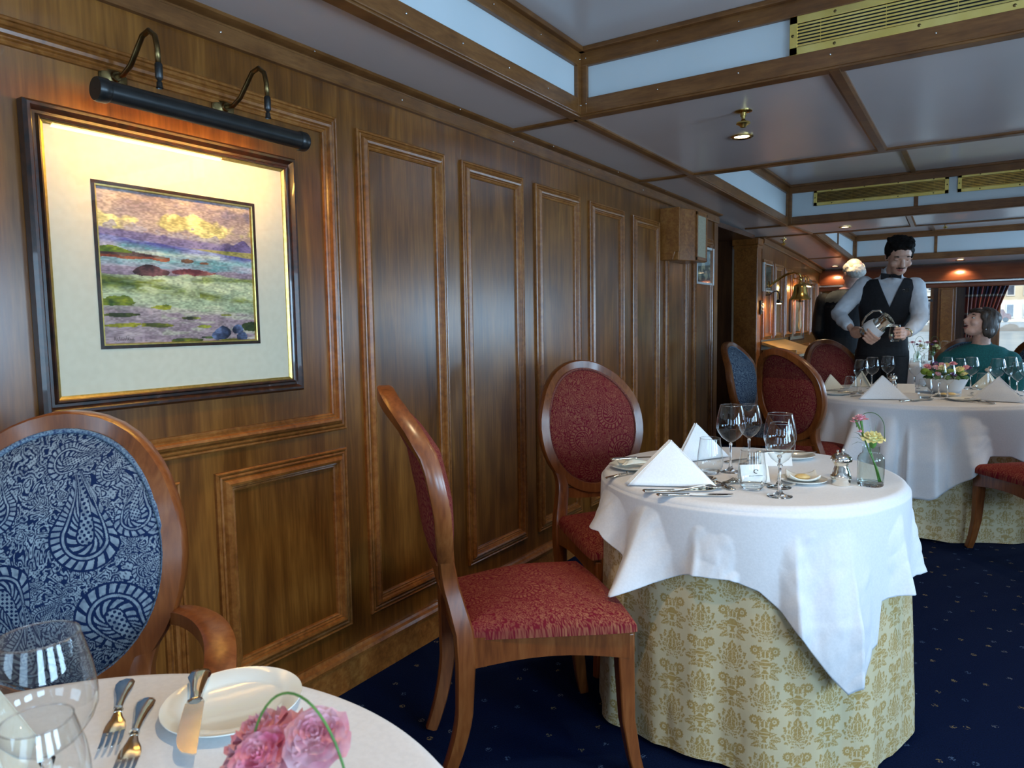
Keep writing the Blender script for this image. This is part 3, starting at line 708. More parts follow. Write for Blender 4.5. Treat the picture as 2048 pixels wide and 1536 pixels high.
# ================================================================== PICTURE AND LAMP ON THE LEFT WALL
PY0, PY1, PZ0, PZ1 = .742, 1.468, 1.026, 1.716
t = thing('framed_picture', 'large framed coastal landscape painting in a wide cream mount under the lamp', 'picture', (W, (PY0+PY1)/2, PZ0))
pc = Vector((W, (PY0+PY1)/2, PZ0))
def rect_ring(prof, y0, y1, z0, z1, off=(0,0,0)):
    mb = MB(); n = len(prof); V = []
    for sy, sz in ((0, 0), (1, 0), (1, 1), (0, 1)):
        for o, h in prof: V.append((h-off[0], ((y0+o) if not sy else (y1-o))-off[1], ((z0+o) if not sz else (z1-o))-off[2]))
    F = []
    for c in range(4):
        a = c*n; e = ((c+1) % 4)*n
        F += [(a+i, a+i+1, e+i+1, e+i) for i in range(n-1)]
    return mb.add(V, F)
OFF = (0, pc.y, pc.z)
Mt['frame'] = noisy('dark picture frame', (.012,.006,.004), (.045,.014,.006), (60,60,60), .3, 0, 0, 4, Coat_Weight=.4)
Mt['gilt'] = noisy('gilt slip', (.62,.44,.12), (.78,.58,.2), 90, .35, 1)
Mt['chip'] = noisy('bare chipped gesso', (.70,.62,.46), (.8,.74,.6), 90, .8)
rect_ring([(0,.002),(0,.026),(.006,.034),(.012,.034),(.016,.028),(.020,.020),(.026,.020),(.030,.026),(.034,.024),(.036,.018),(.036,.010)], PY0, PY1, PZ0, PZ1, OFF).build('frame', Mt['frame'], t, smooth=25)
rect_ring([(.036,.012),(.036,.019),(.043,.015),(.043,.010)], PY0, PY1, PZ0, PZ1, OFF).build('gilt_slip', Mt['gilt'], t, smooth=20)
ay0, ay1, az0, az1 = .884, 1.324, 1.176, 1.564      # mount opening
rect_ring([(.036,.012),(.142,.012)], PY0, PY1, PZ0, PZ1, OFF)
mb = MB(); a0, a1, b0, b1 = PY0+.036, PY1-.036, PZ0+.036, PZ1-.036
def wq(y0, y1, z0, z1): mb.add([(.012, y0-pc.y, z0-pc.z), (.012, y1-pc.y, z0-pc.z), (.012, y1-pc.y, z1-pc.z), (.012, y0-pc.y, z1-pc.z)], [(0,1,2,3)])
wq(a0, ay0, b0, b1); wq(ay1, a1, b0, b1); wq(ay0, ay1, b0, az0); wq(ay0, ay1, az1, b1); mb.build('mount', Mt['paper'], t, smooth=0)
rect_ring([(-.004,.0122),(-.004,.0135),(.004,.0135),(.006,.008)], ay0, ay1, az0, az1, OFF).build('mount_line', Mt['frame'], t, smooth=0)
rect_ring([(.004,.0132),(.0075,.0125),(.009,.006)], ay0, ay1, az0, az1, OFF).build('gilt_line', Mt['gilt'], t, smooth=0)
# the painting: loose brushwork landscape, colour per vertex
nu, nv = 300, 262
U, Vv = np.meshgrid(np.linspace(0, 1, nu), np.linspace(0, 1, nv), indexing='ij'); hh = 1-Vv      # hh 0 top .. 1 bottom
c = np.zeros((nu, nv, 3))
def lay(mask, a, bcol, n=None):
    global c
    n = np.clip(.5+.9*(fbm(U*9, hh*26, 3, 31) if n is None else n), 0, 1)[..., None]
    col = np.array(a)*(1-n)+np.array(bcol)*n; k = np.clip(mask, 0, 1)[..., None]; c = c*(1-k)+col*k
w1 = fbm(U*5, hh*5, 4, 2); w2 = fbm(U*14, hh*14, 3, 6); st = fbm(U*10-hh*4, hh*40, 3, 13); one = np.ones_like(U)
lay(one, (.42,.36,.42), (.62,.54,.50)); lay(smoothstep(.0, .25, w1+.1-np.abs(hh-.08)*3), (.30,.28,.42), (.48,.42,.46), w2*1.5)
lay(smoothstep(-.05, .12, w1*.9+.30-np.abs(hh-.20-.03*U)*5.5+.25*w2), (.62,.58,.34), (.86,.82,.50), w2*1.6)
lay(smoothstep(.02, .12, w2+.1-np.abs(hh-.245-.05*U)*9)*.8, (.36,.34,.46), (.52,.50,.56))
lay(smoothstep(-.01, .008, hh-.262-.055*U-.018*w2), (.25,.22,.40), (.38,.34,.50), w2*1.4)
pk = .335-.065*np.exp(-((U-.93)/.045)**2)-.03*np.exp(-((U-.86)/.06)**2)
lay(((hh > pk-.01*w2) & (U > .7)).astype(float)*(hh < .40), (.17,.15,.33), (.30,.26,.44), w2)
lay(smoothstep(.6, .75, U+.3*w2)*((hh > .352) & (hh < .41))*.9, (.30,.34,.06), (.50,.46,.2), w2*1.5)
lay(smoothstep(-.004, .004, hh-.303-.094*U+.004*w2), (.16,.16,.46), (.44,.48,.68), st*1.6)
lay(smoothstep(-.02, .03, hh-.335-.085*U-.02*st), (.22,.42,.46), (.60,.58,.66), w1+st)
lay(smoothstep(.0, .05, .03-np.abs(hh-.455+.02*U)+.02*st), (.20,.48,.50), (.40,.60,.60), st); lay(smoothstep(.0, .05, .025-np.abs(hh-.405)+.02*st)*(U < .75), (.42,.62,.60), (.70,.76,.62), st)
lay(smoothstep(.49, .505, hh+.01*st), (.40,.33,.42), (.52,.44,.50), st)
isl = (hh > .405-.035*np.exp(-((U-.08)/.09)**2)+.12*np.clip(U-.20, 0, 1)**1.2) & (hh < .447+.012*w2) & (U < .42)
lay(isl*1.0, (.12,.06,.07), (.34,.26,.22), w2*1.8); lay(isl*(hh > .43+.01*w2), (.32,.09,.04), (.52,.25,.14), w2); lay((isl & (hh < .41) & (U < .2))*1.0, (.16,.26,.02), (.42,.46,.10), w2*1.5)
lay((np.hypot((U-.53)/.045, (hh-.437)/.016)+.5*w2 < 1)*1.0, (.10,.06,.08), (.36,.22,.12), w2); lay((np.hypot((U-.64)/.03, (hh-.447)/.008)+.5*w2 < 1)*1.0, (.26,.12,.06), (.5,.3,.2), w2)
hill = hh > .545-.01*w2-.03*np.exp(-((U-.66)/.17)**2)
lay(hill*1.0, (.48,.54,.40), (.74,.76,.56), st*1.4); rk = (np.hypot((U-.31)/.1, (hh-.52)/.035)+.7*w2 < 1); lay(rk*1.0, (.10,.05,.06), (.38,.20,.20), w2*1.8)
rk = (np.hypot((U-.58)/.14, (hh-.515)/.018)+.8*w2 < 1); lay(rk*1.0, (.26,.08,.10), (.55,.28,.24), w2*1.8)
gr = smoothstep(.0, .06, .075-np.abs(hh-.585-.13*U)*1.0+.05*st-.05*U) ; lay(gr*(hh > .535), (.10,.16,.01), (.38,.40,.08), st*1.4+w2*.6)
lay(smoothstep(.0, .03, .018-np.abs(hh-.585+.03*U)+.02*st)*(U > .55), (.14,.22,.02), (.4,.46,.12), st); lay(smoothstep(.0, .04, .025-np.abs(hh-.55)+.01*st)*(U > .62)*.9, (.12,.2,.02), (.4,.42,.1), st)
lay(smoothstep(-.2, .3, st*1.2-.1)*((hh > .6) & (hh < .76) & (U < .6))*.8, (.50,.56,.40), (.68,.70,.52), w2)
lay(smoothstep(.0, .06, hh-.715+.02*w1+.04*st-.05*U), (.44,.34,.38), (.60,.50,.50), st*1.2)
lay(smoothstep(.08, .3, st)*((hh > .74) & (U > .35))*.55, (.58,.58,.44), (.70,.70,.54), w2)
for x0, y0, w_, h_, ca, cb_ in ((.10,.715,.13,.03,(.12,.2,.02),(.45,.45,.05)),(.36,.755,.07,.018,(.25,.3,.03),(.6,.55,.1)),(.12,.80,.10,.012,(.1,.12,.02),(.4,.42,.05)),(.12,.865,.13,.014,(.4,.38,.03),(.62,.55,.06)),(.30,.868,.12,.014,(.12,.14,.03),(.5,.45,.05)),(.54,.82,.06,.010,(.1,.1,.03),(.5,.5,.1)),(.78,.80,.05,.008,(.3,.3,.05),(.55,.5,.1)),(.62,.88,.05,.010,(.2,.2,.05),(.5,.5,.1)),(.52,.975,.09,.014,(.05,.08,.02),(.4,.4,.05)),(.70,.955,.08,.010,(.03,.05,.03),(.2,.25,.08)),(.80,.99,.08,.018,(.2,.2,.03),(.5,.45,.08))):
    lay((np.hypot((U-x0)/w_, (hh-y0)/h_)+.8*st+.3*w2 < 1)*1.0, ca, cb_, w2*1.6)
for x0, y0, w_, h_ in ((.74,.925,.055,.045),(.70,.945,.035,.03),(.86,.90,.04,.035),(.885,.955,.04,.035)):
    lay((np.hypot((U-x0)/w_, (hh-y0)/h_)+.35*w2 < 1)*1.0, (.03,.04,.10), (.26,.30,.44), w2*2.2)
lay((np.hypot((U-.95)/.085, (hh-.885)/.035)+.7*w2 < 1)*1.0, (.02,.05,.02), (.14,.18,.05), w2*1.5)
P = np.stack([.006+.0006*w2, ay0+(ay1-ay0)*U-pc.y, az0+(az1-az0)*Vv-pc.z], -1)
npgrid('painting', P, Mt['paint'], t, cols=np.clip(c*(.80+.45*np.clip(.5+vn(U*70, hh*150, 5)*.6+.6*w2, 0, 1))[..., None], 0, 1)**1.55)
sg = MB(); x = ay0+.03
for i in range(9):
    h_ = .010 if i in (0, 2, 5) else .005
    sg.tube([(.0085, x+i*.0055-pc.y, az0+.0155-pc.z), (.0085, x+i*.0055+.002-pc.y, az0+.0155+h_-pc.z), (.0085, x+i*.0055+.0035-pc.y, az0+.016-pc.z), (.0085, x+i*.0055+.0055-pc.y, az0+.0165-pc.z)], .0004, 4)
sg.build('signature', Mt['blackmetal'], t)
mb = MB().box((.0165, 0, (PZ1-PZ0)/2), (.0015, PY1-PY0-.074, PZ1-PZ0-.074)); mb.build('glazing', Mt['picglass'], t, smooth=0)
for y, w_, z in ((1.19,.022,.004),(1.27,.006,.004),(1.40,.05,.010),(1.10,.012,.003),(.86,.02,.005)):
    MB().ell((.0262, y-pc.y, z), (.0012, w_/2, .0022), None, 8, 5).build('chip', Mt['chip'], t)
# --- picture lamp
LY0, LY1 = .822, 1.378; lx, lz = .172, 1.726
t = thing('picture_lamp', 'long black tubular picture lamp on two curved bronze arms above the painting', 'lamp', (W, 1.1, 1.80))
o3 = Vector((0, 1.1, 1.80))
def rel(P): return [Vector(p)-o3 for p in P]
r = .0235; a_open = math.radians(38)
prof = []
for i in range(25):
    a = math.radians(-90-30)+a_open+i/24*(2*PI-2*a_open); prof.append((lx+r*math.cos(a), lz+r*math.sin(a)))
prof2 = [(lx+(x-lx)*.9, lz+(z-lz)*.9) for x, z in prof][::-1]
ring_ = prof+prof2; n = len(ring_); V = []
for y in (LY0+.02, LY1-.012): V += [(x, y-1.1, z-1.80) for x, z in ring_]
MB().add(V, [(i, (i+1) % n, n+(i+1) % n, n+i) for i in range(n)]+[tuple(range(n))[::-1], tuple(range(n, 2*n))]).build('shade', Mt['blackmetal'], t, smooth=50)
Rx = Matrix.Rotation(PI/2, 3, 'X')
for y, s in ((LY0+.012, 1), (LY1-.008, -1)):
    MB().lathe([(.001,-.010),(.012,-.010),(.014,-.013),(.024,-.013),(.0262,-.009),(.0262,.009),(.024,.013),(.001,.013)], 28, (lx, y-1.1, lz-1.8), Rx).build('end_cap', Mt['blackmetal'], t, smooth=30)
MB().tube(rel([(lx-.002, LY0+.04, lz-.004), (lx-.002, LY1-.03, lz-.004)]), .006, 10).build('bulb', emit('lamp filament', (1, .58, .18), 10), t)
for y in (.953, 1.249):
    ya = y+.012
    MB().lathe([(.001,.020),(.010,.020),(.012,.013),(.018,.010),(.030,.008),(.034,.004),(.034,0),(.001,0)], 28, (0, y-1.1, .016), Matrix.Rotation(PI/2, 3, 'Y')).build('wall_rose', Mt['bronze'], t, smooth=30)
    P = [(.015,y,1.816),(.045,y+.002,1.815),(.075,y+.004,1.832),(.10,y+.006,1.862),(.122,y+.008,1.888),(.146,y+.010,1.895),(.165,ya,1.880),(.172,ya,1.852),(.173,ya,1.815)]
    MB().tube(rel(P), .0062, 10).build('arm', Mt['bronze'], t, smooth=180)
    MB().lathe([(.0062,0),(.0085,-.003),(.0085,-.033),(.006,-.037),(.004,-.040),(.0065,-.044),(.0065,-.050),(.008,-.056)], 14, (.173, ya-1.1, .019)).build('arm_joint', Mt['blackmetal'], t, smooth=40)
l = bpy.data.lights.new('lamp_light', 'AREA'); l.shape = 'RECTANGLE'; l.size = .46; l.size_y = .02; l.energy = 1.9; l.color = (1, .53, .11); l.spread = PI
o = bpy.data.objects.new('lamp_light', l); COL.objects.link(o); o.location = (W+lx-.010, 1.10, lz-.013)
o.rotation_euler = Matrix((Vector((0,1,0)), Vector((.62,0,.78)).normalized().cross(Vector((0,1,0))), Vector((.62,0,.78)).normalized())).transposed().to_euler()
# ================================================================== CEILING FITTINGS
def vent(label, x0, x1, z0, z1, y, nslat):
    t = thing('air_vent', label, 'vent', ((x0+x1)/2, y, (z0+z1)/2), 0, 'brass air vents'); w = x1-x0; h = z1-z0; fr = h*.2
    mb = MB()
    for a, c in (((0,0,(h-fr)/2), (w,.006,fr)), ((0,0,-(h-fr)/2), (w,.006,fr)), ((-(w-fr)/2,0,0), (fr,.006,h)), (((w-fr)/2,0,0), (fr,.006,h))): mb.box(a, c)
    mb.build('frame', Mt['brass'], t, smooth=0, bev=.0015)
    MB().box((0,.006,0), (w-fr,.003,h-fr)).build('backing', Mt['black'], t, smooth=0)
    ih = h-2*fr; mb = MB(); R = Matrix.Rotation(math.radians(24), 3, 'X')
    for i in range(nslat):
        mb.box((0, .001, -ih/2+ih*(i+.5)/nslat), (w-fr*1.6, .0045, ih/nslat*.52), R)
    for k in range(5): mb.box((-w/2+w*(k+.5)/5, .0035, 0), (.0016, .002, ih))
    mb.build('louvre', Mt['brass'], t, smooth=0)
    pos = [(-w/2+w*(k+.5)/4+.02, -.004, s*(h/2-fr/2)) for k in range(4) for s in (-1, 1)]+[(s*(w/2-fr*.4), -.004, 0) for s in (-1, 1)]
    sc = MB().ell((0,0,0), (.005,.002,.005), None, 8, 5).build('screw', Mt['bronze'], t); sc.location = pos[0]
    for p in pos[1:]: c = sc.copy(); COL.objects.link(c); c.parent = t; c.location = p
vent('large brass louvred air vent at the top right of the nearest coffer', -.569, .40, 2.106, 2.232, 2.619, 7)
vent('long brass air vent on the second coffer, left of the other vent', -1.185, -.225, 2.150, 2.282, 6.436, 7)
vent('brass air vent on the second coffer cut off by the right edge of the photo', -.168, .80, 2.150, 2.282, 6.436, 7)
def downlight(label, x, y, z, p, r=.05):
    t = thing('downlight', label, 'ceiling light', (x, y, z), 0, 'recessed ceiling lights')
    MB().lathe([(r,0),(r,-.004),(r*.86,-.007),(r*.70,-.004),(r*.66,.0)], 28).build('trim_ring', Mt['brassd'], t, smooth=30)
    MB().lathe([(.001,-.0015),(r*.66,-.0015)], 24).build('lamp_lens', emit('halogen lens', (1, .80, .50), 7), t)
    l = bpy.data.lights.new('downlight_beam', 'SPOT'); l.energy = p; l.color = (1, .74, .42); l.spot_size = 1.9; l.spot_blend = .6; l.shadow_soft_size = .03
    o = bpy.data.objects.new('downlight_beam', l); COL.objects.link(o); o.location = (x, y, z-.012)
downlight('lit downlight nearest the camera, below the brass sprinkler', -.93, 3.36, 2.049, 10)
downlight('small lit downlight in front of the third coffer, left of the waiter', -1.0, 6.85, zc(6.85)-.001, 13)
downlight('lit downlight inside the third coffer just above the waiter', -.93, 8.6, 2.199, 10)
downlight('lit downlight over the mahogany valance at the far right', -.205, 9.88, zc(9.88)-.001, 7)
downlight('lit downlight over the valance at the far left corner', -1.55, 9.88, zc(9.88)-.001, 6)
downlight('downlight over the valance just beyond the right edge of the photo', .75, 9.88, zc(9.88)-.001, 5)
downlight('downlight in the nearest coffer above the near table, out of view', -.62, .95, 2.299, 22)
downlight('downlight in the nearest coffer above the camera, out of view', .30, 1.6, 2.299, 22)
downlight('downlight in the second coffer over the large table, out of view', .40, 4.75, 2.339, 24)
def sprinkler(label, x, y, z, s=1):
    t = thing('ceiling_sprinkler', label, 'sprinkler', (x, y, z), 0, 'brass fire sprinklers')
    MB().lathe([(.034*s,0),(.034*s,-.003),(.020*s,-.006),(.012*s,-.008),(.012*s,-.02)], 22).build('wall_plate', Mt['brassd'], t, smooth=40)
    MB().lathe([(.008*s,-.005),(.010*s,-.02),(.007*s,-.030),(.009*s,-.036),(.016*s,-.042)], 16).build('neck', Mt['brassd'], t, smooth=40)
    mb = MB().lathe([(.001,-.046*s),(.026*s,-.044*s),(.028*s,-.050*s),(.016*s,-.056*s),(.010*s,-.064*s),(.001,-.064*s)], 22); mb.build('deflector', Mt['brass'], t, smooth=40)
sprinkler('brass sprinkler hanging from the ceiling above the nearest downlight', -.817, 2.968, 2.05)
sprinkler('small brass sprinkler on the low ceiling near the brass bell', -1.62, 7.35, zc(7.35), .9)
sprinkler('tiny sprinkler in the third coffer right of the waiter', -.33, 8.9, 2.20, .9)
# ================================================================== THINGS ON THE LEFT WALL, FURTHER OFF
t = thing('speaker_box', 'cherry wood loudspeaker box mounted high on the panelled wall', 'speaker', (W, 4.70, 1.61))
mb = MB(); mb.box((.055, -.20, .165), (.11, .022, .33)); mb.prism([(0,.0),(.085,.0),(.10,.05),(.13,.05),(.13,.33),(0,.33)], .018, Matrix.Translation((0,-.235,0)) @ Matrix.Rotation(PI/2, 4, 'X')); mb.build('side_bracket', Mt['mould'], t, smooth=0, bev=.003)
M4 = Matrix.Identity(4)
MB().prism([(0,-.17),(.10,-.17),(.165,-.04),(.165,.17),(0,.17)], .335, M4).build('cabinet', Mt['mould'], t, smooth=0, bev=.004)
Mt['grille'] = noisy('fawn grille cloth', (.30,.25,.16), (.48,.42,.30), (300,300,300), .9)
MB().box((.168, .065, .165), (.006, .17, .27)).build('grille', Mt['grille'], t, smooth=0)
mb = MB()
for a, c in (((.170,.065,.312), (.012,.21,.024)), ((.170,.065,.018), (.012,.21,.024)), ((.170,-.03,.165), (.012,.02,.32)), ((.170,.16,.165), (.012,.02,.32))): mb.box(a, c)
mb.build('grille_frame', Mt['mould'], t, smooth=0, bev=.003)
def small_picture(label, y0, y1, z0, z1, kind, fm):
    t = thing('wall_picture', label, 'picture', (W, (y0+y1)/2, z0), 0, 'small pictures on the far wall'); w = y1-y0; h = z1-z0
    rect_ring([(0,.002),(0,.018),(.010,.020),(.016,.016),(.016,.008)], -w/2, w/2, 0, h).build('frame', fm, t, smooth=0)
    nu, nv = 40, 44; U, V2 = np.meshgrid(np.linspace(0,1,nu), np.linspace(0,1,nv), indexing='ij')
    if kind == 'badges':
        cc = np.ones((nu, nv, 3))*np.array((.13,.20,.20)); m_ = np.zeros((nu, nv))
        for cx, cy, rx, ry in ((.18,.82,.10,.10),(.55,.84,.09,.11),(.85,.80,.06,.09),(.40,.55,.12,.22),(.20,.22,.11,.12),(.58,.22,.10,.12),(.88,.2,.08,.16),(.88,.62,.07,.04),(.85,.45,.08,.03)): m_ = np.maximum(m_, (np.hypot((U-cx)/rx, (V2-cy)/ry)+.5*vn(U*12, V2*12, 3) < 1)*1.0)
        cc = cc*(1-m_[..., None])+np.array((.72,.68,.48))*m_[..., None]
    elif kind == 'dark':
        n = np.clip(.5+fbm(U*4, V2*3, 3, 8), 0, 1)[..., None]; cc = np.array((.10,.10,.07))*(1-n)+np.array((.42,.40,.28))*n
    else:
        n = np.clip(fbm(U*5, V2*4, 3, 4)*2, 0, 1)*(np.abs(V2-.45) < .4); n = n[..., None]; cc = np.array((.70,.68,.58))*(1-n)+np.array((.22,.28,.18))*n
    npgrid('print', np.stack([.008+0*U, -w/2+.014+(w-.028)*U, .014+(h-.028)*V2], -1), Mt['paint'], t, cols=cc)
    MB().box((.013, 0, h/2), (.0015, w-.03, h-.03)).build('glazing', Mt['picglass'], t, smooth=0)
Mt['whiteframe'] = noisy('white picture frame', (.62,.64,.62), (.7,.72,.7), 30, .4)
small_picture('white framed case of pale badges on dark green beside the speaker box', 5.13, 5.53, 1.485, 1.765, 'badges', Mt['whiteframe'])
small_picture('small white framed dark picture just past the wooden pillar', 7.07, 7.44, 1.485, 1.76, 'dark', Mt['whiteframe'])
small_picture('tall framed chart on cream paper behind the bell', 8.24, 8.98, .97, 1.43, 'chart', Mt['frame'])
# bell on a bracket
t = thing('ship_bell', 'polished brass bell hanging from a curved bracket on the far wall', 'bell', (W, 7.30, 1.40))
bx = .30
MB().lathe([(.001,.150),(.022,.150),(.045,.145),(.056,.132),(.060,.11),(.064,.075),(.072,.045),(.088,.020),(.102,.005),(.105,0),(.100,0),(.085,.015),(.06,.06),(.05,.12),(.001,.135)], 36, (bx,0,.0)).build('bell_body', Mt['brassd'], t, smooth=50)
MB().lathe([(.001,.20),(.012,.20),(.014,.185),(.008,.175),(.016,.165),(.018,.150)], 18, (bx,0,0)).build('crown', Mt['brassd'], t, smooth=50)
MB().tube([(.0,.0,.13),(.04,0,.16),(.10,0,.205),(.17,0,.245),(.24,0,.262),(.29,0,.25),(bx,0,.205)], [.012,.011,.011,.012,.011,.009,.008], 12).build('bracket', Mt['brassd'], t, smooth=180)
MB().box((.006, 0, .13), (.012, .05, .12)).build('wall_plate', Mt['brassd'], t, smooth=0, bev=.004)
mb = MB().tube([(bx,0,.10),(bx,0,-.005)], .004, 6); mb.ell((bx,0,-.012), .014, None, 12, 8); mb.build('clapper', Mt['bronze'], t)
MB().tube([(bx,0,-.02),(bx+.004,0,-.07),(bx-.003,.004,-.13),(bx+.002,0,-.2),(bx,.0,-.25),(bx,0,-.29)], [.005,.010,.012,.011,.016,.006], 10).build('bell_rope', noisy('pale rope', (.55,.5,.38), (.7,.64,.5), 80, .9), t)
def wall_lamp(label, y, z, w, big):
    t = thing('picture_light', label, 'lamp', (W, y, z), 0, 'small picture lights on the far wall')
    MB().lathe([(.001,.014),(.014,.012),(.024,.006),(.026,0)], 18, (0,0,0), Matrix.Rotation(PI/2, 3, 'Y')).build('wall_rose', Mt['brassd' if big else 'blackmetal'], t, smooth=40)
    mm = Mt['brassd' if big else 'blackmetal']
    for s in ((-.08, .08) if big else (0,)):
        MB().tube([(.01,s,0),(.05,s,.0),(.09,s,.03),(.12,s,.035),(.14,s,.01),(.145,s,-.05)], .006, 8).build('arm', mm, t, smooth=180)
    mb = MB().tube([(.145,-w/2,-.065),(.145,w/2,-.065)], .019, 14); mb.build('shade', mm, t, smooth=40)
    MB().box((.140, 0, -.086), (.022, w*.85, .006)).build('bulb', emit('picture light bulb', (1, .66, .26), 9), t, smooth=0)
    l = bpy.data.lights.new('picture_light_beam', 'AREA'); l.shape = 'RECTANGLE'; l.size = w*.8; l.size_y = .03; l.energy = 2.2 if big else .9; l.color = (1, .60, .22)
    o = bpy.data.objects.new('picture_light_beam', l); COL.objects.link(o); o.location = (W+.135, y, z-.095); zv = Vector((.5,0,.6)).normalized(); yv = Vector((0,1,0)); o.rotation_euler = Matrix((yv, zv.cross(yv), zv)).transposed().to_euler()
wall_lamp('black swan-neck picture light below the bell', 7.15, 1.45, .10, False)
wall_lamp('brass picture light on two arms behind the bell', 8.45, 1.66, .42, True)
t = thing('light_switch', 'dark switch plate with three chrome switches on the pillar edge', 'light switch', (W, 7.02, 1.27))
MB().box((.008,0,.06), (.012,.06,.13)).build('plate', Mt['blackmetal'], t, smooth=0, bev=.003)
for k in range(3): MB().lathe([(.001,.014),(.010,.012),(.012,.006),(.012,0)], 12, (.013,0,.025+.035*k), Matrix.Rotation(PI/2, 3, 'Y')).build('switch', Mt['steel'], t, smooth=40)
# sideboard desk along the far wall
t = thing('sideboard', 'wooden sideboard with a pale oak sloping top against the far wall', 'sideboard', (W+.17, 7.55, 0))
Mt['oak'] = wood('pale oak top', (.30,.17,.05), (.50,.30,.10), (.62,.40,.16), (30, 2, 30), .3, .3)
MB().box((0,0,.42), (.31,.95,.84)).build('body', Mt['dkwood'], t, smooth=0)
mb = MB(); mb.add([(-.16,-.5,.975),(.18,-.5,.86),(.18,.5,.86),(-.16,.5,.975),(-.16,-.5,1.0),(.18,-.5,.885),(.18,.5,.885),(-.16,.5,1.0)], [(0,3,2,1),(4,5,6,7),(0,1,5,4),(1,2,6,5),(2,3,7,6),(3,0,4,7)]); mb.box((-.0,-.47,.88), (.30,.03,.09)); mb.build('sloping_top', Mt['oak'], t, smooth=0)
for s in (-1, 1): MB().box((.158, s*.235, .42), (.012, .44, .72)).build('door', Mt['dkwood'], t, smooth=0, bev=.004)
# curtain beside the far right window
t = thing('tartan_curtain', 'rust and navy tartan curtain gathered beside the far right window', 'curtain', (-.04, YF-.10, 0))
nu, nv = 220, 90; U, V2 = np.meshgrid(np.linspace(0,1,nu), np.linspace(0,1,nv), indexing='ij')
z = .62+.95*V2; wid = .20+.22*V2**1.5; xc = -.20
xx = xc+wid*U+.06; ff = .030*np.sin(U*2*PI*9.5+.8*np.sin(U*9))+.008*fbm(U*20, V2*3, 2, 3)
s_ = U*2.4; ck = (np.sin(s_*2*PI*2.2) > .3)*.5+(np.sin(z*2*PI*2.3+1) > .2)*.5
cc = np.array((.025,.02,.05))*(1-ck[..., None])+np.array((.42,.07,.025))*ck[..., None]
lin = ((np.abs(np.sin(s_*PI*4.4+.5)) < .10) | (np.abs(np.sin(z*PI*4.6+.9)) < .12))[..., None]; cc = np.where(lin, np.array((.42,.36,.30)), cc)
npgrid('curtain_cloth', np.stack([xx+.04, ff, z], -1), pattern_mat('tartan wool', .9, .2, .1), t, cols=cc, solid=.004)
MB().tube([(-.16,-.01,.86),(-.05,-.055,.84),(.06,-.055,.845),(.13,-.01,.87)], .012, 8).build('tie_back', Mt['dkwood'], t)
# ================================================================== TABLEWARE
def wine_glass(label, h, rb, rr, group='stemmed wine glasses', rf=.034):
    t = thing('wine_glass', label, 'wine glass', (0,0,0), 0, group)
    zs = h*.44; hb = h-zs
    B = [(.0035,zs),(rb*.30,zs+hb*.05),(rb*.62,zs+hb*.14),(rb*.88,zs+hb*.28),(rb*.98,zs+hb*.38),(rb,zs+hb*.45),(rb*.985,zs+hb*.55),(rb*.93,zs+hb*.70),(rr+(rb-rr)*.35,zs+hb*.87),(rr,h)]
    MB().lathe(B, 48).build('bowl', Mt['glass'], t, smooth=180)
    n = 48; MB().tube([(rr*math.cos(2*PI*i/n), rr*math.sin(2*PI*i/n), h) for i in range(n)], .0008, 6, True).build('rim', Mt['glassd'], t)
    MB().lathe([(.0001,0),(rf-.001,0),(rf,.001),(rf-.001,.002),(rf*.55,.0045),(.010,.009),(.0055,.018),(.0036,.035),(.0033,zs*.6),(.004,zs*.88),(.007,zs*.98),(.0001,zs+.002)], 36).build('stem', Mt['glassd'], t, smooth=180)
    return t
def tumbler(label, h=.112, rb=.040, rr=.031, group='stemless water tumblers'):
    t = thing('tumbler', label, 'tumbler', (0,0,0), 0, group)
    MB().lathe([(rb*.62,.004),(rb*.82,.012),(rb*.96,.024),(rb,.036),(rb*.985,.048),(rb*.93,.068),(rr+.3*(rb-rr),.09),(rr,h)], 48).build('bowl', Mt['glass'], t, smooth=180)
    n = 48; MB().tube([(rr*math.cos(2*PI*i/n), rr*math.sin(2*PI*i/n), h) for i in range(n)], .0009, 6, True).build('rim', Mt['glassd'], t)
    MB().lathe([(.0001,0),(rb*.60,0),(rb*.66,.003),(rb*.80,.010),(rb*.70,.0105),(rb*.3,.008),(.0001,.0075)], 40).build('base', Mt['glassd'], t, smooth=50)
    return t
TZ = .7400
def put(o, x, y, z=TZ, a=0): o.location = (x, y, z); o.rotation_euler = (0, 0, math.radians(a)); return o
OCT = [(math.cos(2*PI*i/10), math.sin(2*PI*i/10)) for i in range(10)]
def flat(mb, pts): return mb.sweep([(x, y, z) for x, y, z, w, th in pts], OCT, (0,0,1), sc=[(w, th) for *_, w, th in pts])
def handle(mb, y0=0): return flat(mb, [(0,y0,.0035,.003,.0012),(0,y0+.004,.0035,.0095,.0024),(0,y0+.012,.0038,.0118,.003),(0,y0+.026,.0045,.0108,.0032),(0,y0+.045,.0058,.0075,.0030),(0,y0+.066,.0070,.0052,.0026),(0,y0+.085,.0072,.0044,.0024),(0,y0+.098,.0066,.0048,.0024)])
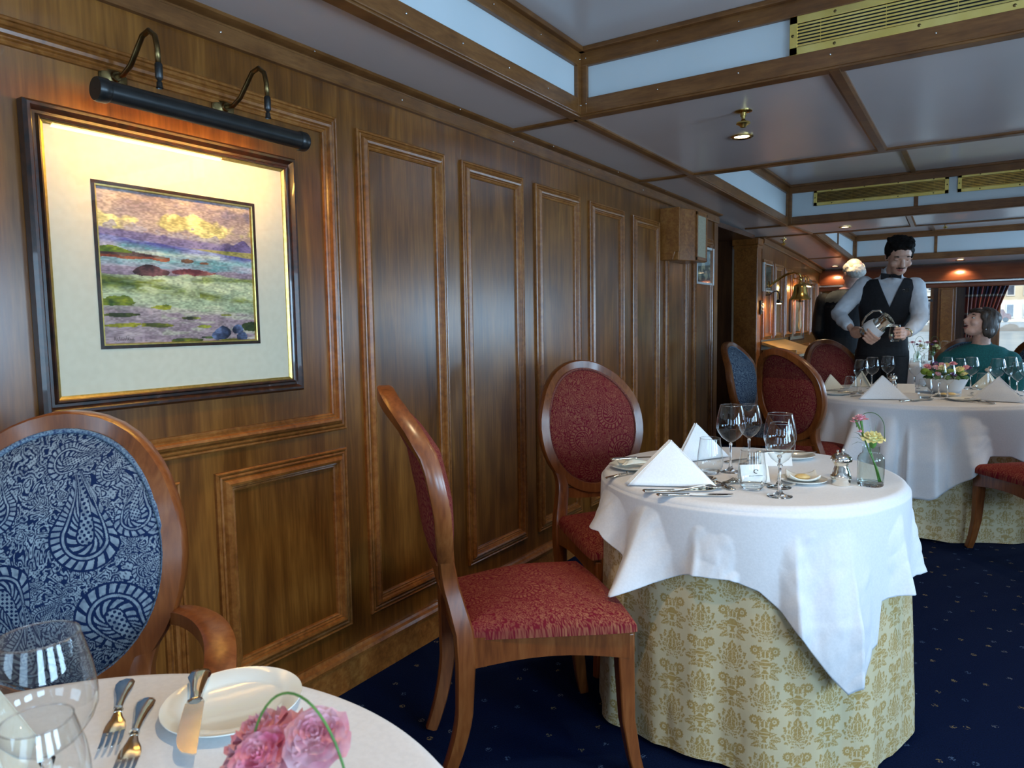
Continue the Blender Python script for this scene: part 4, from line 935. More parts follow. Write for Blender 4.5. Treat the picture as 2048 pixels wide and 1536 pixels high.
def fork(label, group='silver forks', s=1.0):
    t = thing('fork', label, 'fork', (0,0,0), 0, group)
    mb = handle(MB()); mb.lathe([(.0045,0),(.0062,.002),(.0045,.004)], 10, (0,.089,.0072), Matrix.Rotation(-PI/2, 3, 'X')); mb.build('handle', Mt['silver'], t, smooth=60)
    mb = flat(MB(), [(0,.097,.0066,.0045,.0022),(0,.106,.0050,.0065,.0018),(0,.116,.0030,.0105,.0013),(0,.126,.0018,.0122,.0011),(0,.137,.0020,.0122,.0010)])
    for k in range(4):
        x = -.0096+.0064*k
        mb.sweep([(x,.135,.002),(x,.152,.003),(x,.168,.0058),(x*1.04,.182,.0098)], [(-.0021,-.0009),(.0021,-.0009),(.0021,.0009),(-.0021,.0009)], (0,0,1), sc=[1,1,.85,.5])
    mb.build('tines', Mt['silver'], t, smooth=50); t.scale = (s, s, s); return t
def spoon(label, group='silver spoons', s=1.0):
    t = thing('spoon', label, 'spoon', (0,0,0), 0, group)
    handle(MB()).build('handle', Mt['silver'], t, smooth=60)
    u = np.linspace(0, 1, 20)[:, None]; a = np.linspace(0, 2*PI, 32)[None, :]
    x = .0185*u*np.cos(a); y = .128+.030*u*np.sin(a)*(1-.12*np.sin(a)); z = .0015+.0085*u**2+.0*a
    npgrid('bowl', np.stack([x, y, z], -1), Mt['silver'], t, solid=.0012); t.scale = (s, s, s); return t
def knife(label, group='silver knives', s=1.0):
    t = thing('knife', label, 'knife', (0,0,0), 0, group)
    mb = flat(MB(), [(0,0,.005,.003,.002),(0,.004,.005,.0095,.0042),(0,.014,.005,.0112,.005),(0,.034,.005,.0085,.0048),(0,.060,.005,.0062,.0042),(0,.076,.005,.0058,.0040),(0,.080,.005,.0078,.0048),(0,.084,.005,.0058,.0036)]); mb.build('handle', Mt['silver'], t, smooth=60)
    n = 14; up = []; lo = []
    for i in range(n+1):
        q = i/n; y = .084+.112*q
        up.append((-.0085-.0*q, y)); lo.append((.0085+.0015*math.sin(PI*q) if q < .72 else -.0085+.0175*math.sqrt(max(0, 1-((q-.72)/.285)**2)), y))
    poly = up+lo[::-1]; MB().prism([(x, y) for x, y in poly][::-1], .0016, Matrix.Translation((0,0,.0042))).build('blade', Mt['silver'], t, smooth=0)
    t.scale = (s, s, s); return t
def dish(name, label, cat, R, rim=.55, h=.016, group=None, sx=1.0):
    t = thing(name, label, cat, (0,0,0), 0, group)
    MB().lathe([(.0001,.004),(R*rim,.004),(R*(rim+.06),.006),(R*(rim+.12),.009),(R*.97,h),(R,h+.0005),(R,h-.001),(R*.9,h-.005),(R*(rim+.1),.004),(R*rim,.0),(R*rim*.9,.0),(R*rim*.85,.0015),(.0001,.0015)], 64).build('plate_body', Mt['china'], t, smooth=50)
    return t
def napkin(label, h=.13, w=.13, mt='napkin', lay=3, group='napkins folded into standing pyramids'):
    t = thing('folded_napkin', label, 'napkin', (0,0,0), 0, group)
    A = Vector((0,.012,h)); Lf = Vector((-w,-.02,.003)); Rg = Vector((w,-.03,.003)); Bk = Vector((-.01,.095,.003))
    def face(P, Q, S, bul, name, off=0.0, nn=14):
        # P apex, Q..S base edge; slightly bellied linen sheet
        nrm = (Q-P).cross(S-P).normalized(); G = np.zeros((nn, nn, 3))
        for i in range(nn):
            for j in range(nn):
                u = i/(nn-1); v = j/(nn-1); b = Q.lerp(S, v); p = P.lerp(b, u)
                p = p+nrm*(bul*math.sin(PI*v)*math.sin(PI*min(1, u*.9))*u+off+.0015*mnoise.noise((u*4+off*300, v*5, h*40)))
                G[i, j] = p
        return npgrid(name, G, Mt[mt], t, solid=.002)
    face(A, Lf, Rg, .008, 'front_face'); face(A, Bk, Lf, -.012, 'side_face'); face(A, Rg, Bk, -.012, 'side_face')
    for k in range(1, lay):
        d = Vector((-.003*k,.006*k,-.0002*k)); face(A+d, Lf+d*1.5, (Lf.lerp(Rg, .94))+d*.3, .004, 'fold', 0)
    return t
def mill(label):
    t = thing('pepper_mill', label, 'pepper mill', (0,0,0), 0, 'silver pepper mills')
    MB().lathe([(.0001,0),(.0255,0),(.0265,.003),(.0265,.018),(.0285,.020),(.0285,.026),(.025,.030),(.0235,.040),(.019,.050),(.0175,.056),(.021,.062),(.0222,.066),(.0195,.068),(.0001,.068)], 40).build('body', Mt['silver'], t, smooth=35)
    MB().lathe([(.0205,.067),(.0285,.069),(.0292,.074),(.026,.082),(.018,.089),(.010,.092),(.0001,.093)], 40).build('cap', Mt['silver'], t, smooth=50)
    for x, z, r in ((.004,.098,.0042),(-.010,.094,.0032)):
        mb = MB().lathe([(r*.6,-.008),(r*.5,.0),(r*1.1,.002),(r,.005),(.0001,.007)], 12, (x, 0, z)); mb.build('knob', Mt['silver'], t, smooth=50)
    return t
def bloom(name, c, R, mt, par, seed=0, layers=5, tilt=(0, 0), dome=.7, ruf=.16):
    """ruffled carnation / rose: nested cups of frilled petals in one head"""
    rs = random.Random(seed); mb = MB()
    Rm = Matrix.Rotation(tilt[0], 3, 'X') @ Matrix.Rotation(tilt[1], 3, 'Y')
    for k in range(layers):
        q = k/max(1, layers-1); r0 = R*(1-.72*q); npet = 6 if k < 3 else 4
        for p in range(npet):
            a0 = 2*PI*p/npet+k*.6+rs.random()*.3; nu, nv = 7, 6; V = []
            lift = .15+q*1.15
            for i in range(nu):
                for j in range(nv):
                    u = (i/(nu-1)-.5)*2; v = j/(nv-1)
                    aa = a0+u*(.72 if k < 3 else .95)*(.45+.55*v); rad = r0*v*math.cos(lift*v*.9)
                    z = R*dome*(.15+.55*q)+r0*v*math.sin(lift)*.8+ruf*R*v*v*math.sin(u*7+p*2+k)*.8
                    rad *= 1-.18*u*u*v+ruf*.4*math.sin(u*11+p)*v
                    V.append(Vector(c)+Rm @ Vector((rad*math.cos(aa), rad*math.sin(aa), z-R*.25)))
            mb.add(V, [(i*nv+j, (i+1)*nv+j, (i+1)*nv+j+1, i*nv+j+1) for i in range(nu-1) for j in range(nv-1)])
    mb.ell(c, (R*.34, R*.34, R*.34), None, 10, 7)
    return mb.build(name, Mt[mt], par, smooth=180)
def leafs(par, pts, mt='leaf', w=.004):
    for p, q in pts:
        p = Vector(p); q = Vector(q); m_ = p.lerp(q, .5)+Vector((0,0,.006))
        MB().sweep([p, p.lerp(m_, .6), m_, q], [(-1,0),(0,-.15),(1,0),(0,.1)], (0,0,1), sc=[(w*.5,w),(w,w),(w*.9,w),(w*.1,w*.2)]).build('leaf', Mt[mt], par, smooth=60)
# ---------------------------------------------------------------- middle table
gA = wine_glass('large wine glass at the back left of the small table', .212, .0445, .033); put(gA, -.642, 2.235)
gB = wine_glass('smaller wine glass behind the large one on the small table', .200, .038, .027); put(gB, -.622, 2.375)
put(dup(gA, (0,0,0), 0, 'tall wine glass behind the front one beside the butter dish'), -.462, 2.09); put(dup(gB, (0,0,0), 0, 'front wine glass nearest the camera on the small table, left of the butter dish'), -.437, 1.985)
tm = tumbler('water tumbler at the front centre of the small table with a card seen through it'); put(tm, -.522, 2.03)
put(dup(tm, (0,0,0), 0, 'water tumbler behind the front napkin on the small table'), -.690, 2.18)
np1 = napkin('white folded napkin pyramid at the front left of the small table', .132, .128); put(np1, -.735, 1.965, TZ, 25)
np2 = napkin('white folded napkin pyramid behind the front one, by the wine glasses', .125, .115, lay=2); put(np2, -.795, 2.385, TZ, 62)
sau = dish('saucer', 'white saucer under the butter dish on the small table', 'saucer', .068, .5, .012); put(sau, -.418, 2.19)
t = thing('butter_dish', 'small white curved-edge butter dish standing on the saucer', 'butter dish', (-.418, 2.19, TZ+.0045), math.radians(20))
U, V2 = np.meshgrid(np.linspace(-1,1,24), np.linspace(-1,1,24), indexing='ij')
zz = .003+.010*(np.abs(U)**2.6+np.abs(V2)**2.6)+.004*(np.abs(U*V2))**2
npgrid('dish', np.stack([.043*U*(1-.06*V2**2), .043*V2*(1-.06*U**2), zz], -1), Mt['china'], t, solid=.003)
Mt['butter'] = noisy('butter', (.72,.50,.20), (.82,.63,.30), 60, .45)
MB().ell((0,0,.012), (.022,.020,.008), None, 16, 8).build('butter', Mt['butter'], t)
put(mill('squat silver pepper mill beside the bud vase on the small table'), -.318, 2.213)
# bud vase
t = thing('bud_vase', 'clear glass bottle vase with pink and yellow carnations on the small table', 'vase', (-.245, 2.245, TZ), 0, 'bottle vases of carnations')
MB().lathe([(.034,.004),(.0355,.012),(.0355,.075),(.034,.083),(.029,.090),(.0235,.094),(.0225,.098),(.0225,.112),(.0235,.114)], 40).build('bottle', Mt['vase'], t, smooth=60)
MB().lathe([(.0001,0),(.033,0),(.035,.004),(.034,.010),(.028,.009),(.0001,.007)], 40).build('base', Mt['glassd'], t, smooth=50)
for P in ([(.022,.0,.012),(.012,.004,.05),(-.002,.0,.10),(-.005,0,.135)], [(.026,.004,.012),(.016,.0,.05),(-.006,-.002,.10),(-.028,-.004,.16)]):
    MB().tube(P, .0022, 7).build('stem', Mt['stem'], t, smooth=180)
for p, q in (((-.02,-.003,.14),(-.045,-.004,.19)), ((-.02,-.003,.14),(-.028,-.006,.185))): MB().tube([p, q], [.002,.004], 7).build('stem', Mt['stem'], t)
bloom('yellow_bloom', (.004,-.006,.138), .034, 'yellow', t, 4, 5, (.25,.1)); bloom('pink_bloom', (-.030,-.004,.192), .022, 'pink', t, 8, 4); bloom('pink_bloom', (-.046,-.004,.183), .012, 'pink', t, 9, 3); bloom('pink_bloom', (-.028,-.008,.155), .011, 'pink', t, 10, 3, ruf=.05)
MB().lathe([(.003,-.020),(.009,-.012),(.011,-.002),(.006,.004)], 12, (.004,-.006,.128)).build('calyx', Mt['stem'], t)
n = 18; MB().tube([(-.004+.036*math.cos(PI*(1-i/n))*(1 if i else 1), .0, .165+.045*math.sin(PI*i/n)) for i in range(n+1)]+[(.033,0,.13)], .0011, 6).build('wire_hoop', Mt['leaf'], t, smooth=180)
leafs(t, [((-.02,0,.125),(-.055,0,.135)), ((-.02,0,.12),(-.050,-.01,.115)), ((0,0,.13),(-.008,0,.185)), ((.006,0,.14),(.012,0,.185)), ((-.02,0,.13),(-.05,.01,.15))], w=.0028)
# cutlery of the middle table
fk = fork('fork crossing the spoon at the front right of the small table', s=1.0); put(fk, -.660, 1.925, TZ+.004, -25)
kn = knife('rear of the two knives lying in front of the napkin on the small table', s=1.06); put(kn, -.775, 1.845, TZ, -57)
put(dup(kn, (0,0,0), 0, 'front knife of the two lying nearest the camera on the small table'), -.725, 1.822, TZ, -62)
sp = spoon('spoon lying behind the front knives on the small table', s=1.05); put(sp, -.700, 1.875, TZ+.002, -42)
put(dup(sp, (0,0,0), 0, 'dessert spoon lying to the right of the front napkin'), -.560, 1.985, TZ, 48)
put(dup(fk, (0,0,0), 0, 'fork lying beside the dessert spoon behind the front tumbler'), -.60, 2.075, TZ, -78)
put(dup(fk, (0,0,0), 0, 'fork poking out at the far left edge of the small table'), -.935, 1.945, TZ, -20)
pl = dish('side_plate', 'white side plate with a cream napkin at the left edge of the small table', 'plate', .082, .6, .014); put(pl, -.925, 2.135)
t = napkin('cream napkin lying flat on the left side plate', .02, .05, 'napcream', 2); put(t, -.93, 2.14, TZ+.0155, 60)
put(dup(kn, (0,0,0), 0, 'knife resting across the side plate at the left of the small table'), -.985, 2.08, TZ+.030, -48)
pl2 = dish('side_plate', 'white side plate at the far edge of the small table behind the tumblers', 'plate', .080, .6, .014); put(pl2, -.53, 2.56)
put(dup(kn, (0,0,0), 0, 'dark-looking knife across the far side plate of the small table'), -.63, 2.50, TZ+.015, -60)
put(dup(sp, (0,0,0), 0, 'spoon at the far place setting of the small table, behind the wine glasses'), -.70, 2.36, TZ, -40)
put(dup(fk, (0,0,0), 0, 'fork at the far place setting of the small table'), -.86, 2.48, TZ, 10)
def tent(label, w, h, x, y, a, marks=True):
    t = thing('menu_card', label, 'card', (x, y, TZ), math.radians(a), 'white place and menu cards')
    for s in (-1, 1):
        V = [(-w/2, s*h*.42, 0), (w/2, s*h*.42, 0), (w/2, 0, h), (-w/2, 0, h)]
        MB().add(V, [(0,1,2,3)]).build('panel', Mt['card'], t, smooth=0, solid=.0006)
    if marks:
        n = 14; f = lambda x_, q: (x_, -h*.42*(1-q)-.0012, h*q)
        MB().tube([f(.004+.0065*math.cos(i/n*4.6+.4), .62+.10*math.sin(i/n*4.6+.4)) for i in range(n+1)], .0011, 5).build('emblem', Mt['blackmetal'], t)
        MB().tube([f(-.02, .38), f(.022, .38)], .0005, 4).build('text_line', Mt['blackmetal'], t)
    return t
tent('small white place card with a dark emblem behind the front tumbler', .085, .050, -.545, 2.135, 38)
tent('plain white card lying behind the tall wine glasses on the small table', .10, .04, -.545, 2.41, 30, False)
# ---------------------------------------------------------------- near table
ng = wine_glass('big out-of-focus wine glass at the bottom left corner of the photo', .215, .0455, .0335); put(ng, -.700, .283); ng.scale = (.98,.98,.955)
put(dup(gB, (0,0,0), 0, 'smaller wine glass in front of the big one in the bottom left corner'), -.622, .246, TZ).scale = (.95,.95,.84)
np_ = dish('side_plate', 'white bread plate with a wide rim on the near table, knife across it', 'plate', .084, .66, .013); put(np_, -.772, .525)
k1 = dup(kn, (0,0,0), 0, 'broad butter knife lying across the bread plate in the foreground'); k1.location = (-.862,.540,TZ+.0145); k1.scale = (1.3,.98,1.1); k1.rotation_euler = (-.035, 0, math.radians(-128))
put(dup(fk, (0,0,0), 0, 'left fork of the two lying on the near table'), -.957, .490, TZ, -124)
put(dup(fk, (0,0,0), 0, 'right fork of the two, next to the bread plate on the near table'), -.885, .478, TZ, -128)
t = thing('menu_card', 'blank white card lying at the bottom of the photo on the near table', 'card', (-.63,.37,TZ+.001), math.radians(57), 'white place and menu cards')
MB().box((0,0,.0006), (.15,.10,.0008)).build('panel', Mt['card'], t, smooth=0)
nn = napkin('cream napkin pyramid at the left edge seen through the big wine glass', .15, .10, 'napcream', 2); put(nn, -.87, .275, TZ, 20)
t = thing('flower_vase', 'small vase of pink carnations blurred at the bottom of the photo', 'vase', (-.478,.360,TZ))
MB().lathe([(.03,.004),(.034,.012),(.034,.06),(.03,.068),(.021,.076),(.021,.088)], 32).build('bottle', Mt['vase'], t, smooth=60)
MB().lathe([(.0001,0),(.031,0),(.034,.004),(.033,.009),(.0001,.007)], 32).build('base', Mt['glassd'], t, smooth=50)
bloom('pink_bloom', (-.038,.018,.117), .040, 'pink', t, 21, 6, (.3,-.3), .7, .10); bloom('deep_pink_bloom', (.002,-.012,.128), .031, 'hotpink', t, 22, 6, (.55,.1), .8, .09); bloom('pink_bloom', (.040,.012,.146), .029, 'pink', t, 23, 6, (.5,.35), .8, .09)
for q in ((-.038,.018,.10), (.002,-.012,.11), (.040,.012,.128)): MB().tube([(0,0,.01), (q[0]*.3, q[1]*.3, .07), q], .0022, 7).build('stem', Mt['stem'], t, smooth=180)
for q in ((.028,-.02,.105), (.04,.0,.10), (.02,-.03,.10)): MB().ell(q, (.012,.010,.016), None, 10, 7).build('bud_leaf', Mt['leaf'], t)
leafs(t, [((.04,.0,.11),(.095,.012,.115)), ((.04,-.005,.105),(.085,.02,.13)), ((.03,-.01,.10),(.068,.0,.13))], w=.003)
n = 24; MB().tube([(-.028+.05*(1-math.cos(PI*i/n)), -.004+.02*i/n, .10+.082*math.sin(PI*i/n)) for i in range(n+1)], .0011, 7).build('wire_hoop', Mt['stem'], t, smooth=180)
# ---------------------------------------------------------------- large table at right
WG = [(-.615,4.99,'A','leftmost wine glass on the large table, in front of the red chair'),(-.590,5.33,'A','second wine glass from the left on the large table, half behind the first'),(-.515,5.52,'A','wine glass right in front of the black waistcoat on the large table'),(-.345,5.45,'B','narrow wine glass directly left of the flower bowl'),(-.285,5.66,'A','wine glass behind the left end of the flower bowl'),(-.186,4.945,'B','left one of the twin wine glasses in front of the flower bowl'),(-.136,4.81,'B','right one of the twin wine glasses in front of the flower bowl'),(-.168,5.70,'B','wine glass behind the flower bowl in front of the teal jumper'),(-.030,5.50,'A','wine glass right of the flower bowl before the teal jumper'),(-.095,5.58,'B','half hidden wine glass behind the right end of the flower bowl'),(.110,5.36,'A','large wine glass above the right-hand napkin'),(.180,5.58,'A','wine glass behind the large one at the right of the round table'),(.206,5.20,'B','front wine glass at the right edge of the photo'),(.262,5.50,'B','wine glass at the extreme right edge behind another')]
for x, y, k, lab in WG: put(dup(gA if k == 'A' else gB, (0,0,0), 0, lab), x, y)
for x, y, lab in ((-.66,4.90,'small tumbler left of the leftmost wine glass on the large table'),(-.250,4.83,'water tumbler in front of the white flower bowl'),(.035,5.48,'water tumbler right of the flower bowl'),(.27,5.05,'water tumbler at the right edge behind the napkin')): put(dup(tm, (0,0,0), 0, lab), x, y)
nA = napkin('cream-tinted napkin pyramid at the left of the large table by the dark red chair', .108, .085, 'napcream', 2); put(nA, -.80, 5.08, TZ, 40)
nB = napkin('grey-white napkin pyramid at the front of the large table, left of the flowers', .140, .135, 'napkin', 2); put(nB, -.455, 4.66, TZ, 22)
put(dup(nB, (0,0,0), 0, 'grey-white napkin pyramid at the front right of the large table'), .105, 4.80, TZ, -8)
put(dup(nA, (0,0,0), 0, 'cream napkin at the back of the large table below the jug'), -.66, 5.50, TZ, 120)
put(dup(nA, (0,0,0), 0, 'small pale napkin behind the right end of the flower bowl'), .06, 5.66, TZ, 200)
put(mill('silver pepper mill behind the front napkin on the large table'), -.47, 5.38)
tent('white place card on the large table between the napkin and the flower bowl', .10, .055, -.375, 5.15, 15, False)
tent('white place card tucked beside the right-hand napkin', .10, .05, -.02, 4.93, -12, True)
t = thing('flower_bowl', 'oval white bowl packed with pink, lemon and lime flowers on the large table', 'flower bowl', (-.16,5.20,TZ), math.radians(5))
MB().lathe([(.0001,.003),(.072,.003),(.095,.03),(.118,.085),(.122,.095),(.117,.094),(.09,.03),(.0001,.02)], 44).build('bowl', noisy('frosted white bowl', (.62,.66,.70), (.68,.72,.75), 8, .25), t, smooth=50)
rs = random.Random(5)
FL = [('lime',-.115,-.02,.135,.026),('lime',-.085,-.05,.125,.024),('lime',.02,-.05,.135,.026),('lime',-.03,.06,.14,.026),('lime',.075,.04,.135,.025),('pink',-.055,-.065,.165,.024),('pink',-.045,-.08,.125,.020),('pink',-.02,-.02,.175,.026),('pink',.035,.0,.185,.026),('pink',-.10,.03,.165,.024),('pink',.10,-.03,.165,.022),('yellow',.065,-.06,.155,.030),('yellow',-.025,-.07,.165,.026),('yellow',.09,-.05,.125,.024),('purple',.035,-.085,.125,.022),('purple',-.06,.02,.185,.018),('purple',.12,.0,.16,.016),('yellow',.0,.07,.17,.026)]
for i, (k, x, y, z, r) in enumerate(FL):
    if k == 'lime': MB().ell((x, y, z), (r, r, r*.85), None, 14, 9).build('lime_bloom', Mt['lime'], t)
    else: bloom(k+'_bloom', (x, y, z), r, k, t, i, 4, (.5*rs.random()+.2, rs.random()-.5))
for i in range(12):
    a = 2*PI*i/12; MB().ell((.095*math.cos(a), .095*math.sin(a), .105), (.034,.022,.012), rotz(a) @ Matrix.Rotation(.35, 3, 'Y'), 8, 5).build('leaf', Mt['leaf'], t)
for x, y, a, k, lab in ((-.36,4.545,-38,'k','knife in front of the front napkin on the large table'),(-.30,4.60,-35,'s','spoon lying beside the knife in front of the front napkin'),(.035,4.72,0,'f','fork with tines up at the front of the right-hand napkin'),(-.055,4.83,-75,'f','fork resting over the plate beside the right-hand napkin'),(.09,4.63,60,'k','knife at the foot of the right-hand napkin'),(-.72,4.80,-62,'k','knife across the left plate on the large table'),(-.64,4.73,-80,'f','fork at the left edge of the large table'),(-.80,4.90,-45,'s','spoon on the left plate by the dark red chair')):
    put(dup({'k': kn, 'f': fk, 's': sp}[k], (0,0,0), 0, lab), x, y, TZ+(.016 if 'plate' in lab and 'beside' not in lab else .001), a)
p3 = dish('side_plate', 'blue-shadowed side plate at the front of the large table', 'plate', .085, .6, .014); put(p3, -.060, 4.78)
put(dup(p3, (0,0,0), 0, 'side plate with cutlery at the left edge of the large table'), -.735, 4.83)
p4 = dish('side_plate', 'plate of yellow butter curls at the foot of the flower bowl', 'plate', .075, .6, .012); put(p4, -.135, 5.02)
MB().ell((.01,-.01,.013), (.026,.022,.010), None, 14, 8).build('butter', Mt['butter'], p4); MB().ell((-.03,.012,.010), (.016,.014,.008), None, 12, 7).build('butter', Mt['butter'], p4)
# ---------------------------------------------------------------- small table by the far windows, half hidden
BT = (-.43, 8.2)
round_table('round_table', 'far dining table by the back window behind the waiter', BT, .36, .76)
overcloth('tablecloth', 'white tablecloth on the far table by the back window', BT, .36, lambda d: .42+.05*np.cos(np.radians(d)*4), .12, lambda d: .02*np.sin(np.radians(d)*7), na=120, nz=16, hgt=.763)
for i, (x, y, lab) in enumerate(((-.50,8.12,'left bottle vase of carnations on the far table by the window'),(-.37,8.10,'right bottle vase of carnations on the far table by the window'))):
    t = thing('bud_vase', lab, 'vase', (x, y, .765), 0, 'bottle vases of carnations')
    MB().lathe([(.034,.004),(.0355,.012),(.0355,.075),(.029,.090),(.0225,.098),(.0235,.114)], 24).build('bottle', Mt['vase'], t, smooth=60)
    for k, (mt, dx, dz, r) in enumerate((('pink',-.045,.20,.030),('yellow',.03,.165,.036),('purple',-.005,.18,.022),('pink',.02,.21,.022),('yellow',.055,.14,.024))):
        MB().tube([(0,0,.02),(dx*.3,0,.10),(dx,0,dz-.015)], .002, 5).build('stem', Mt['stem'], t); bloom(mt+'_bloom', (dx,-.008,dz), r, mt, t, k+i*7, 4)
    n = 14; MB().tube([(-.03+.045*(1-math.cos(PI*j/n)), 0, .16+.10*math.sin(PI*j/n)) for j in range(n+1)], .0016, 5).build('wire_hoop', Mt['leaf'], t, smooth=180)
for x, y, lab in ((-.62,8.22,'far wine glass left of the vases against the bright window'),(-.435,8.02,'far wine glass between the two vases on the window table'),(-.27,8.2,'far wine glass right of the vases on the window table')): put(dup(gA, (0,0,0), 0, lab), x, y, .765)
# ================================================================== PEOPLE
Mt['skin'] = noisy('skin', (.60,.33,.23), (.68,.40,.29), 30, .5, Subsurface_Weight=.12, Subsurface_Radius=(.02,.008,.004))
Mt['skin2'] = noisy('older skin', (.64,.37,.28), (.72,.44,.34), 40, .5, Subsurface_Weight=.12, Subsurface_Radius=(.02,.008,.004))
Mt['lip'] = noisy('lip', (.36,.12,.10), (.42,.15,.12), 60, .45)
Mt['hairdk'] = noisy('black hair', (.003,.0025,.0025), (.010,.008,.007), (140,140,30), .75, 0, .5, Specular_IOR_Level=.15)
Mt['hairbr'] = noisy('mousy brown hair', (.014,.008,.005), (.075,.048,.030), (150,150,24), .5, 0, .5)
Mt['hairgr'] = noisy('grey hair', (.42,.38,.33), (.66,.61,.55), (160,160,160), .6, 0, .7)
Mt['shirt'] = noisy('white shirt', (.62,.63,.66), (.68,.69,.72), 30, .7)
Mt['vest'] = noisy('black waistcoat', (.004,.004,.006), (.009,.009,.012), 60, .75)
Mt['satin'] = noisy('grey satin waistcoat back', (.05,.055,.06), (.10,.11,.115), 14, .35)
Mt['teal'] = noisy('teal jumper', (.003,.085,.095), (.006,.12,.13), 120, .9, 0, .2)
Mt['eyew'] = noisy('eye white', (.7,.68,.64), (.75,.73,.7), 40, .3)
Mt['eyed'] = noisy('dark iris', (.015,.01,.008), (.03,.02,.012), 60, .2)
Mt['tooth'] = noisy('mouth dark', (.05,.012,.012), (.09,.02,.02), 60, .5)
Mt['gold'] = noisy('gold watch', (.7,.5,.2), (.8,.62,.3), 80, .25, 1)
def remesh(mb, vox, it=4, fac=.6):
    me = bpy.data.meshes.new('tmp'); me.from_pydata(mb.v, [], mb.f); me.update()
    o = bpy.data.objects.new('tmp', me); COL.objects.link(o)
    m = o.modifiers.new('r', 'REMESH'); m.mode = 'VOXEL'; m.voxel_size = vox
    if it: s = o.modifiers.new('s', 'SMOOTH'); s.iterations = it; s.factor = fac
    dg = bpy.context.evaluated_depsgraph_get(); me2 = bpy.data.meshes.new_from_object(o.evaluated_get(dg))
    bpy.data.objects.remove(o); bpy.data.meshes.remove(me); return me2
def cut(me, f):
    import bmesh
    bm = bmesh.new(); bm.from_mesh(me); bmesh.ops.delete(bm, geom=[q for q in bm.faces if f(q.calc_center_median())], context='FACES'); bm.to_mesh(me); bm.free(); return me
class Head:
    def __init__(s, c, f, s_=1.0, up=(0,0,1)):
        s.c = Vector(c); s.f = Vector(f).normalized(); s.l = Vector(up).cross(s.f).normalized(); s.u = s.f.cross(s.l); s.k = s_
        s.R = Matrix((s.l, s.f, s.u)).transposed()
    def p(s, a, b, c): return s.c+(s.l*a+s.f*b+s.u*c)*s.k
    def e(s, mb, q, r): mb.ell(s.p(*q), tuple(x*s.k for x in r), s.R, 18, 12); return s
    def build(s, mb, jaw=1.0):
        s.e(mb, (0,-.012,.035), (.075,.095,.088)).e(mb, (0,.018,-.015), (.064,.078,.085)).e(mb, (0,.040,-.070), (.046*jaw,.050,.042)).e(mb, (0,.062,-.090), (.022,.022,.018))
        s.e(mb, (0,.075,.028), (.050,.022,.014)); 
        for q in (-1, 1): s.e(mb, (q*.040,.066,-.022), (.024,.024,.022)).e(mb, (q*.074,-.010,-.002), (.010,.022,.032))
        mb.tube([s.p(0,.086,.022), s.p(0,.100,.0), s.p(0,.112,-.022), s.p(0,.100,-.034)], [.008*s.k,.010*s.k,.0135*s.k,.008*s.k], 10)
        for q in (-1, 1): s.e(mb, (q*.011,.098,-.028), (.009,.010,.008))
        s.e(mb, (0,.083,-.050), (.024,.014,.012))
    def face(s, par, lid, mouth=0, brow='hairdk', must=None):
        for q in (-1, 1):
            mb = MB(); s.e(mb, (q*.031,.078,.012), (.0135,.010,.0085)); mb.build('eye', Mt['eyew'], par)
            mb = MB(); s.e(mb, (q*.031,.0865,.011), (.0055,.003,.0055)); mb.build('iris', Mt['eyed'], par)
            mb = MB(); s.e(mb, (q*.031,.080,.019-.005*lid), (.016,.0105,.006+.003*lid)); mb.build('eyelid', Mt['skin'], par)
            mb = MB().tube([s.p(q*.014,.088,.030), s.p(q*.030,.089,.035), s.p(q*.048,.078,.030)], [.003*s.k,.0042*s.k,.002*s.k], 8); mb.build('eyebrow', Mt[brow], par)
        if mouth:
            mb = MB(); s.e(mb, (0,.091,-.058), (.021,.009,.013)); mb.build('open_mouth', Mt['tooth'], par)
            mb = MB(); s.e(mb, (0,.0975,-.051), (.014,.004,.0035)); mb.build('teeth', Mt['eyew'], par)
        mb = MB()
        mb.tube([s.p(-.022,.084,-.056+.002), s.p(-.008,.096,-.049), s.p(.008,.096,-.049), s.p(.022,.084,-.054)], [.002*s.k,.004*s.k,.004*s.k,.002*s.k], 8)
        d = .016 if mouth else .003
        mb.tube([s.p(-.020,.084,-.057-d*.4), s.p(-.007,.095,-.058-d), s.p(.007,.095,-.058-d), s.p(.020,.084,-.057-d*.4)], [.002*s.k,.0045*s.k,.0045*s.k,.002*s.k], 8); mb.build('lips', Mt['lip'], par)
        if must: MB().tube([s.p(-.028,.082,-.048), s.p(-.012,.098,-.040), s.p(0,.101,-.039), s.p(.012,.098,-.040), s.p(.028,.082,-.048)], [.002*s.k,.0045*s.k,.004*s.k,.0045*s.k,.002*s.k], 8).build('moustache', Mt[must], par)
def hand(mb, w, palm, side, fingers, thumb, k=1.0):
    """w wrist, palm centre; fingers: list of point lists; thumb: points"""
    w = Vector(w); p = Vector(palm); d = (p-w).normalized(); s = Vector(side).normalized(); n = d.cross(s).normalized()
    R = Matrix((s, d, n)).transposed()
    mb.tube([w-d*.03, w, w.lerp(p, .5)], [.027*k,.026*k,.028*k], 12, flat=.8); mb.ell(p, (.040*k,.048*k,.016*k), R, 16, 10)
    for i, P in enumerate(fingers): mb.tube(P, [.0095*k,.0092*k,.0085*k,.0072*k][:len(P)] if len(P) <= 4 else [.0095*k]*len(P), 10); mb.ell(P[-1], .0074*k)
    mb.tube(thumb, [.0125*k,.0112*k,.0095*k][:len(thumb)], 10); mb.ell(thumb[-1], .0094*k)
def limb(mb, P, r, n=16): mb.tube(P, r, n); [mb.ell(q, a*.99) for q, a in zip(P, r)]
